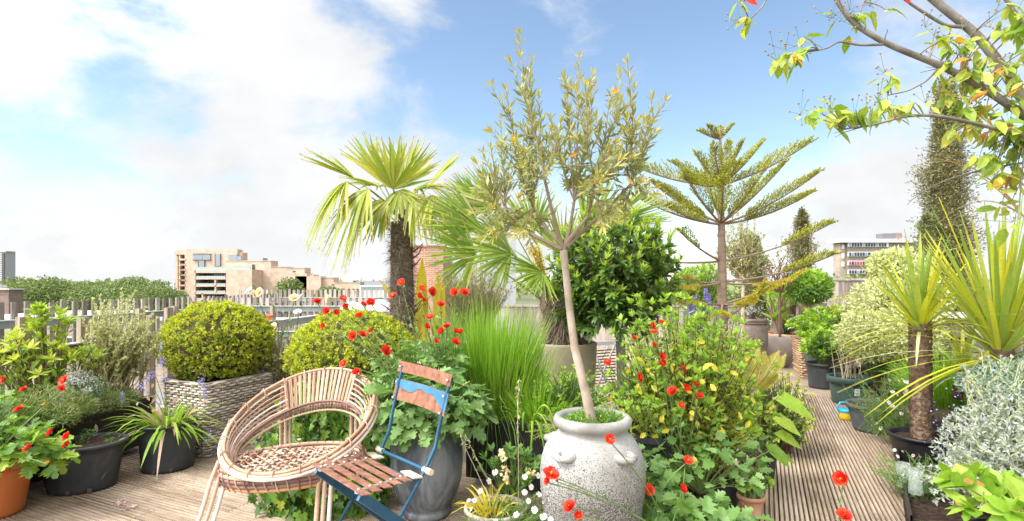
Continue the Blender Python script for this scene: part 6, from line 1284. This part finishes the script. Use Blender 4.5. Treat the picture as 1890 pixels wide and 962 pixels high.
# bluebells
t = thing('faded_bluebells', 'floppy green straps with withered pinkish leaves and blue flower spikes in the black pot', 'plant', (-2.26, 3.56, .27)); m = MB(); n = 120; a = rng.uniform(0, 6.283, n); el = rng.uniform(.15, 1.25, n)
D = np.c_[np.cos(a)*np.cos(el), np.sin(a)*np.cos(el), np.sin(el)]; Nn = np.c_[-np.cos(a)*np.sin(el), -np.sin(a)*np.sin(el), np.cos(el)]; P = A((-2.26, 3.56, .27))+np.c_[np.cos(a)*.07, np.sin(a)*.07, np.zeros(n)]
m.leaves(P, D, Nn, rng.uniform(.20, .42, n), rng.uniform(.012, .022, n), 'strap', np.where(rng.random(n) < .2, 1, 0), rng.uniform(.3, .95, n)); m.build('strap_foliage', ['lf_bright', 'fl_faded'], t)
m = MB(); n = 46; P = A((-2.26, 3.52, .45))+rng.normal(size=(n, 3))*np.array([.13, .08, .07]); m.leaves(P, nz(rng.normal(size=(n, 3))+[0, 0, -.8]), rdir(n), rng.uniform(.03, .07, n), rng.uniform(.010, .02, n), 'leaf', 0); m.build('withered_foliage', ['fl_faded'], t)
m = MB()
for (x, y) in ((285, 690), (272, 700), (303, 702), (300, 668), (372, 705), (378, 728), (225, 735), (262, 716), (384, 803), (296, 640)):
    p = A(W(x, y, 3.5)); q = curve((-2.26, 3.56, .3), p, (0, 0, .06), 6); m.tube(q, .0022, 5, 1); n = 34; m.leaves(p+rng.normal(size=(n, 3))*np.array([.008, .008, .022]), nz(rng.normal(size=(n, 3))), rdir(n), .012, .008, 'leaf4', 0)
m.build('flower_spike', ['fl_blue', 'twig_green'], t)

# ---- geums: leaf mounds and flowers
def leaf_mound(par, c, r, n, L, shape='lobed', mats=('lf_geum',), zlo=-.5, mi=0, wr=1.0, stems=True, base=None, up=.1, name='foliage', thick=.5, face=.8, stemmat='twig_green'):
    m = MB(); d = rdir(n*3); d = d[d[:, 2] > zlo][:n]; n = len(d); k = 1-thick*rng.random(n); P = A(c)+d*np.array(r)*k[:, None]; D = nz(d*np.array([1, 1, .3])+rng.normal(size=(n, 3))*.45+[0, 0, -.1]); Nn = nz(d*.5+rng.normal(size=(n, 3))*.35+[0, -.15, face]); LL = L*rng.uniform(.55, 1.15, n); 
    M = rng.choice(len(mats), n) if len(mats) > 1 else 0; m.leaves(P, D, Nn, LL, LL*wr, shape, M, .15); m.build(name, list(mats), par)
    if stems:
        m = MB(); b = base or (c[0], c[1], c[2]-r[2]*.7)
        for i in range(0, n, 3): m.tube(curve(b, P[i], (0, 0, .04), 4), .0015, 4)
        m.build('leaf_stem', stemmat, par)
t = thing('geum_plant', 'leafy geum with red flowers growing in the bright orange pot', 'flowering plant', (-2.72, 2.83, .27))
leaf_mound(t, (-2.60, 2.78, .34), (.30, .22, .17), 230, .075, mats=('lf_green', 'lf_bright'), zlo=-.6); leaf_mound(t, (-2.85, 2.95, .48), (.2, .2, .16), 110, .06, mats=('lf_green', 'lf_bright'), name='upper_foliage')
flowers(t, ME_GEUM, [(9,701,2.9),(45,720,2.8),(120,703,2.75),(113,718,2.8),(37,757,2.8),(95,799,2.7),(126,807,2.65),(125,822,2.65),(53,828,2.65)], (-2.66, 2.78, .34), size=1.35); flowers(t, [ME_ORANGE], [(84,747,2.75),(89,856,2.6)], (-2.66, 2.78, .34), size=1.4, name='bud')
GB = (-.42, 2.80, .44); t = thing('geum_plant', 'tall leafy geum with many red flowers spilling over the lead grey pot', 'flowering plant', (LC[0], LC[1], .44))
leaf_mound(t, (-.44, 2.80, .56), (.31, .26, .20), 520, .082, zlo=-.55); leaf_mound(t, (-.50, 2.95, .74), (.25, .2, .19), 170, .055, mats=('lf_geum', 'lf_green'), name='upper_foliage', zlo=-.9)
flowers(t, ME_GEUM, [(741,522,2.8),(727,548,2.8),(586,559,2.9),(603,575,2.85),(599,602,2.8),(620,577,2.85),(633,552,2.9),(639,566,2.9),(670,564,2.9),(685,560,2.9),(664,586,2.85),(668,619,2.7),(652,621,2.75),(686,612,2.8),(709,648,2.7),(635,672,2.7),(659,690,2.5)], (-.50, 2.86, .60), size=1.5, leafy=5)
t = thing('geum_plant', 'slender red flowered geum mingling with the tall green grass, left side', 'flowering plant', (-.40, 3.1, .4)); leaf_mound(t, (-.42, 3.15, .66), (.20, .16, .28), 170, .055, mats=('lf_geum', 'lf_green'), zlo=-.9)
m = MB(); sg = Sprig(); T_ = ell_tips((-.45, 3.15, .85), (.24, .15, .26), 34, -.2, .5); qs = stems_to(m, (-.42, 3.15, .4), T_, .0025, .0012); m.build('stem', 'twig_green', t)
for q in qs: sg.twig(q, 16, .035, .2, 55, 3)
l = MB(); sg.put(l, 'leaf4', .35); l.build('side_foliage', ['lf_geum'], t)
flowers(t, ME_GEUM, [(779,533,3.1),(795,539,3.1),(772,549,3.1),(781,555,3.1),(794,587,3.0),(787,605,2.95),(817,613,2.9),(825,605,2.95),(840,613,2.9),(852,614,2.9),(804,632,2.75),(840,633,2.85),(814,564,3.1),(840,541,3.2),(857,542,3.2)], (-.38, 3.1, .55), size=1.4, leafy=4)
# yellow green bush centre right with geums
YB = (.98, 3.05, 0); t = thing('mock_orange', 'large airy yellow green bush with creamy flower heads, centre right', 'shrub', YB); m = MB(); sg = Sprig()
T_ = np.r_[ell_tips((.98, 3.0, .62), (.48, .34, .46), 210, -.45, .55), ell_tips((.86, 2.95, .95), (.3, .2, .22), 30, -.2, .3)]; qs = stems_to(m, (YB[0], YB[1], .03), T_, .0045, .0013, .12, .05, 7, .006); m.build('stem', 'twig_dark', t)
for q in qs: sg.twig(q, 24, .056, .18, 60, 6, 60, 0, 1, .85, .2, .5)
l = MB(); sg.put(l, 'leaf', .52); l.build('foliage', ['lf_yg', 'lf_bright'], t)
m = MB(); n = 90; C = T_[rng.permutation(len(T_))[:n]]; C = np.repeat(C, 16, 0)+rng.normal(size=(n*16, 3))*.010; m.leaves(C, rdir(len(C)), rdir(len(C)), .009, .007, 'leaf4', 0); m.build('flower_head', 'lf_cream', t)
m = MB(); n = 70; C = ell_tips((.95, 2.85, .5), (.46, .28, .42), n, -.3, .3); m.leaves(C, nz(rng.normal(size=(n, 3))+[0, 0, -.3]), rng.normal(size=(n, 3))+[0, -1, 1], .05, .028, 'leaf', 0); m.build('yellow_foliage', 'lf_yellow', t)
t = thing('geum_plant', 'red flowered geum threaded through the yellow green bush', 'flowering plant', (.9, 2.8, .0)); leaf_mound(t, (.95, 2.72, .3), (.36, .2, .22), 200, .06, mats=('lf_geum', 'lf_green'), zlo=-.5)
flowers(t, ME_GEUM, [(1222,600,2.9),(1207,614,2.85),(1201,603,2.9),(1205,638,2.85),(1220,660,2.8),(1225,673,2.8),(1284,711,2.7),(1267,716,2.75),(1291,732,2.65),(1242,724,2.7),(1257,749,2.6),(1170,626,2.8),(1122,670,2.5),(1178,698,2.75),(1261,682,2.8)], (.9, 2.82, .2), size=1.4, leafy=4)
t = thing('geum_plant', 'spreading geum with big scalloped leaves at the front, right of the urn', 'flowering plant', (.75, 2.3, 0)); leaf_mound(t, (.74, 2.28, .10), (.36, .28, .20), 420, .075, mats=('lf_geum', 'lf_green'), zlo=-.2); leaf_mound(t, (.60, 2.5, .28), (.2, .2, .2), 120, .06, mats=('lf_geum', 'lf_green'), name='upper_foliage')
flowers(t, ME_GEUM, [(1269,851,2.3),(1258,902,2.2),(1195,905,2.2),(1124,811,1.98),(1016,877,1.95),(1014,890,1.95),(1053,937,1.93),(1066,951,1.92)], (.62, 2.2, .15), size=1.5, leafy=3)
t = thing('geum_plant', 'two red geum flowers on a thin stem crossing the path at the bottom edge', 'flowering plant', (1.15, 1.9, 0)); b = (1.18, 1.95, .0); flowers(t, ME_GEUM, [(1557,885,1.9),(1557,954,1.8)], (1.12, 1.85, .0), size=1.75, leafy=3)
# large leaf plants path edge
t = thing('large_leaf_plant', 'upright plant with large wavy green leaves in the black pot at the path edge', 'plant', (1.535, 3.32, .15)); m = MB(); l = MB()
for (x, y, L, dx) in ((1440,735,.24,.9),(1400,745,.20,-.5),(1395,790,.18,-.8),(1440,800,.16,.8),(1415,820,.15,.2),(1390,770,.16,-.5),(1430,770,.17,.5),(1450,840,.09,.8),(1400,860,.10,-.6)):
    p = A(W(x, y, 3.25)); m.tube(curve((1.535, 3.32, .15), p, (0, 0, .05), 6), .006, 6); l.leaves([p-np.array([dx*.05, 0, 0])], nz([[dx, -.2, -.1]]), [[-.2, -.6, .8]], L, L*.62, 'leaf', 0, .4)
l.build('foliage', 'lf_bright', t); m.build('stem', 'twig_green', t)
t = thing('cycad', 'cycad like plant with stiff yellow orange feather fronds at the path edge', 'plant', (1.70, 3.75, .1))
for (x, y) in ((1450,655),(1438,648),(1375,650),(1350,660),(1412,650),(1395,632),(1340,690),(1435,690)):
    b = A(W(1392, 735, 3.75)); e = A(W(x, y, 3.7+rng.normal()*.1)); q = curve(b, e, (0, 0, .03), 10); m = MB(); m.tube(q, np.linspace(.005, .002, 10), 5, 1); n = 56; tt = np.linspace(.15, 1, n); P, T_ = along(q, tt); s = np.where(np.arange(n) % 2 == 0, 1, -1)[:, None]; S = nz(np.cross(T_, [0, -1, .3])); m.leaves(P, nz(T_*.8+S*s*.7), np.tile([0, -1, .4], (n, 1)), .075*np.sin(np.pi*np.clip(tt, .1, .93)), .009, 'blade', 0); m.build('frond', ['lf_cycad', 'twig_straw'], t)
t = bush('privet_edge', 'green and cream leaved ground hugging shrub spilling onto the path', (1.95, 3.9, 0), (1.88, 3.95, .30), (.27, .38, .30), 190, 'leaf', .034, .6, ['lf_green', 'lf_bright', 'lf_yg'], 16, 5, young=2, ty=.9, zlo=-.6, inner=.3)
t = bush('golden_privet', 'yellow tipped small leaved shrub below the tiered pine trunk', (1.85, 4.4, 0), W(1352, 665, 4.3), (.25, .3, .24), 130, 'leaf', .038, .5, ['lf_yg', 'lf_yg', 'lf_bright'], 14, 6, zlo=-.4)
t = bush('green_filler', 'mixed low green foliage between the laurel and the tiered pine', (1.3, 4.2, 0), (1.25, 4.1, .42), (.5, .3, .42), 200, 'leaf', .04, .5, ['lf_green', 'lf_bright'], 16, 6, zlo=-.3)
bush('tree_lupin', 'pale stems with blue lupin spires behind the yellow green bush', (1.75, 5.6, 0), W(1290, 590, 5.6), (.45, .3, .26), 60, 'leaf', .05, .3, ['lf_green', 'lf_yg'], 12, 5, stem='twig_green')
t = thing('lupin', 'blue lupin flower spires standing before the grey back fence', 'flowers', (1.8, 5.4, .3)); m = MB()
for (x, y) in ((1267, 565), (1283, 562), (1303, 550), (1308, 560), (1275, 575)):
    p = A(W(x, y, 5.4)); n = 150; zz = rng.uniform(-.09, .09, n); rr = .022*(1-(zz+.09)/.22); a = rng.uniform(0, 6.28, n); m.leaves(p+np.c_[np.cos(a)*rr, np.sin(a)*rr, zz], np.c_[np.cos(a), np.sin(a), np.full(n, .3)], rdir(n), .018, .012, 'leaf4', 0); m.tube([p-[0, 0, .5], p], .004, 5, 1)
m.build('flower_spire', ['fl_blue', 'twig_green'], t)
bush('pale_clover', 'light green clover leaves in the small terracotta pot by the path', (1.235, 2.80, .1), (1.235, 2.80, .17), (.11, .1, .08), 34, 'round', .028, 1.0, ['lf_bright', 'lf_green'], 2, 3, stem='twig_green', zlo=-.3, cat='plant')
bush('heather', 'small brown twiggy heather with pink tips at the path edge', (1.28, 3.0, .05), (1.32, 3.0, .18), (.10, .1, .12), 60, 'needle', .012, .3, ['lf_brown', 'fl_pink'], 14, 5, young=1, ty=.97, cat='plant')
# centre trough greenery
bush('jasmine', 'bright fine leaved greenery between the tall grass and the urn', (.34, 3.25, .36), (.34, 3.2, .52), (.30, .18, .20), 130, 'leaf4', .028, .5, ['lf_green', 'lf_bright'], 18, 6, stem='twig_green', young=1, ty=.8, zlo=-.5)
bush('jasmine', 'trailing green leaves over the trough rim directly left of the urn mouth', (.30, 2.95, .36), (.30, 2.95, .42), (.22, .14, .12), 90, 'leaf4', .02, .5, ['lf_bright', 'lf_green'], 14, 5, stem='twig_straw', zlo=-.6)
bush('rosemary', 'upright fine green needles beside the tall beige planter', (.72, 3.3, .3), (.70, 3.2, .55), (.16, .14, .22), 50, 'needle', .028, .22, ['lf_green'], 30, 6, stem='twig_green', zlo=-.1)
bush('feather_shrub', 'dull feathery shrub between the two fan palms, in front of the grey block', W(880, 640, 5.2), W(870, 540, 5.2), (.42, .3, .32), 190, 'leaf4', .04, .22, ['lf_sage', 'lf_varieg'], 30, 8, stem='twig_straw', zlo=-.3)
# hellebore and daisies front centre
t = bush('hellebore', 'low hellebore with paired oval leaves and pale yellow flowers, left of the urn', (-.02, 2.72, .05), (-.00, 2.66, .26), (.19, .12, .15), 34, 'leaf', .055, .44, ['lf_green', 'lf_geum'], 3, 6, stem='twig_green', zlo=-.2, cat='plant')
m = MB()
for (x, y, Y) in ((925,838,2.55),(930,850,2.5),(932,866,2.5),(933,880,2.48),(936,885,2.48),(980,872,2.5)):
    n = 9; m.leaves(A(W(x, y, Y))+rng.normal(size=(n, 3))*.007, nz(rng.normal(size=(n, 3))), rdir(n), .024, .017, 'leaf', 0)
m.build('blossom', 'fl_rose', t)
fl = [(914,872,2.45),(902,888,2.4),(886,907,2.4),(865,924,2.35),(876,924,2.35),(980,899,2.3),(968,909,2.3),(1003,902,2.3),(995,913,2.3),(1005,926,2.25),(987,941,2.2),(1016,959,2.15),(969,880,2.4),(993,878,2.4),(870,941,2.3),(953,950,2.2),(975,925,2.25),(1003,954,2.15)]
fleabane('clump of small white and pink daisies spilling from the stone bowl, front centre', (-.0, 2.42, .14), (.24, .2, .13), 200, fl, Lf=.024, sz=1.25)
fleabane('few trailing daisies beside the lead grey pot', (-.14, 2.5, .10), (.14, .14, .12), 40, [], Lf=.02)
t = thing('oat_grass', 'thin arching oat grass stems with pale seed heads in front of the centre trough', 'grass', (-.06, 2.6, .15)); m = MB()
for (pts) in (((945,945),(915,905),(885,860),(858,800)), ((957,930),(957,850),(956,790),(955,725)), ((895,905),(880,870),(860,830),(845,790)), ((955,800),(956,760),(957,720),(958,700))):
    q = smooth([A(W(x, y, 2.5)) for x, y in pts], 12); m.tube(q, np.linspace(.0022, .001, 12), 4, 0); P, T_ = along(q, np.linspace(.7, 1, 16)); m.leaves(P, nz(rdir(16)*.7+[0, 0, -.5]), rdir(16), .022, .005, 'leaf4', 1)
m.build('seed_stem', ['twig_straw', 'lf_cream'], t)
# ivy
t = thing('ivy', 'mass of bright ivy climbing over the wicker planter behind the hoop chair', 'climber', (-1.05, 3.1, 0)); m = MB()
def ivy_blob(c, r, n, L=.055, zlo=-1): 
    d = rdir(n*4); d = d[(d[:, 2] > zlo) & (d[:, 1] < .45)][:n]; n = len(d); P = A(c)+d*np.array(r)*(1-.3*rng.random(n))[:, None]; P[:, 2] = np.maximum(P[:, 2], .012+rng.random(n)*.02); Nn = nz(d*[.6, 1, .4]+rng.normal(size=(n, 3))*.3+[0, -.4, .35]); D = nz(rng.normal(size=(n, 3))*.5+[0, 0, -1]); LL = L*rng.uniform(.5, 1.15, n); m.leaves(P, D, Nn, LL, LL*.95, 'ivy', np.where(rng.random(n) < .35, 1, np.where(rng.random(n) < .06, 2, 0)), .1)
ivy_blob((-1.10, 3.20, .25), (.36, .16, .30), 620); ivy_blob((-1.02, 2.90, .10), (.36, .20, .17), 560); ivy_blob((-1.12, 3.28, .42), (.3, .1, .16), 260, .05); ivy_blob((-1.25, 3.05, .22), (.2, .16, .26), 200); ivy_blob((-1.15, 3.12, .10), (.38, .24, .14), 420); ivy_blob((-.85, 3.0, .12), (.22, .22, .20), 320); ivy_blob((-1.0, 3.2, .55), (.4, .14, .14), 260, .045); ivy_blob((-.72, 3.05, .50), (.2, .16, .26), 260, .045)
m.build('foliage', ['lf_ivy', 'lf_ivy_dark', 'lf_yg'], t); m = MB()
for i in range(40):
    e = ell_tips((-1.05, 3.1, .2), (.42, .26, .3), 1, -.3)[0]; e[2] = max(e[2], .02); m.tube(curve((-1.1, 3.3, .05), e, (0, -.05, .08), 6, .01), .0025, 4)
m.build('stem', 'twig_brown', t)
# climbing roses far left centre
t = thing('climbing_rose', 'thin climbing rose with apricot and white blooms beyond the two box balls', 'rose', tuple(W(515, 700, 4.9))); m = MB(); sg = Sprig(); b = W(515, 720, 4.9)
for (x, y) in ((470,530),(500,545),(560,560),(540,600),(490,585),(520,620),(545,548),(510,600)): q = curve(b, W(x, y, 4.9), (rng.normal()*.06, 0, .05), 9, .012); m.tube(q, np.linspace(.006, .002, 9), 5); sg.twig(q, 16, .05, .2, 60, 4)
m.build('stem', 'twig_brown', t); l = MB(); sg.put(l, 'leaf', .6); l.build('foliage', ['lf_green', 'lf_bright'], t)
for (x, y, k) in ((461,538,1),(470,545,0),(543,551,0),(558,548,1),(607,552,0),(550,578,1),(506,604,0),(480,540,0)): inst(ME_ROSE[k], 'rose_bloom', t, W(x, y, 4.85), face_rot(), rng.uniform(.9, 1.15))
t = bush('purple_leaf_shrub', 'low dull foliage between the two wicker planters', W(515, 730, 4.3), W(515, 680, 4.3), (.16, .12, .22), 60, 'leaf4', .035, .5, ['lf_sage', 'lf_green'], 14, 4)
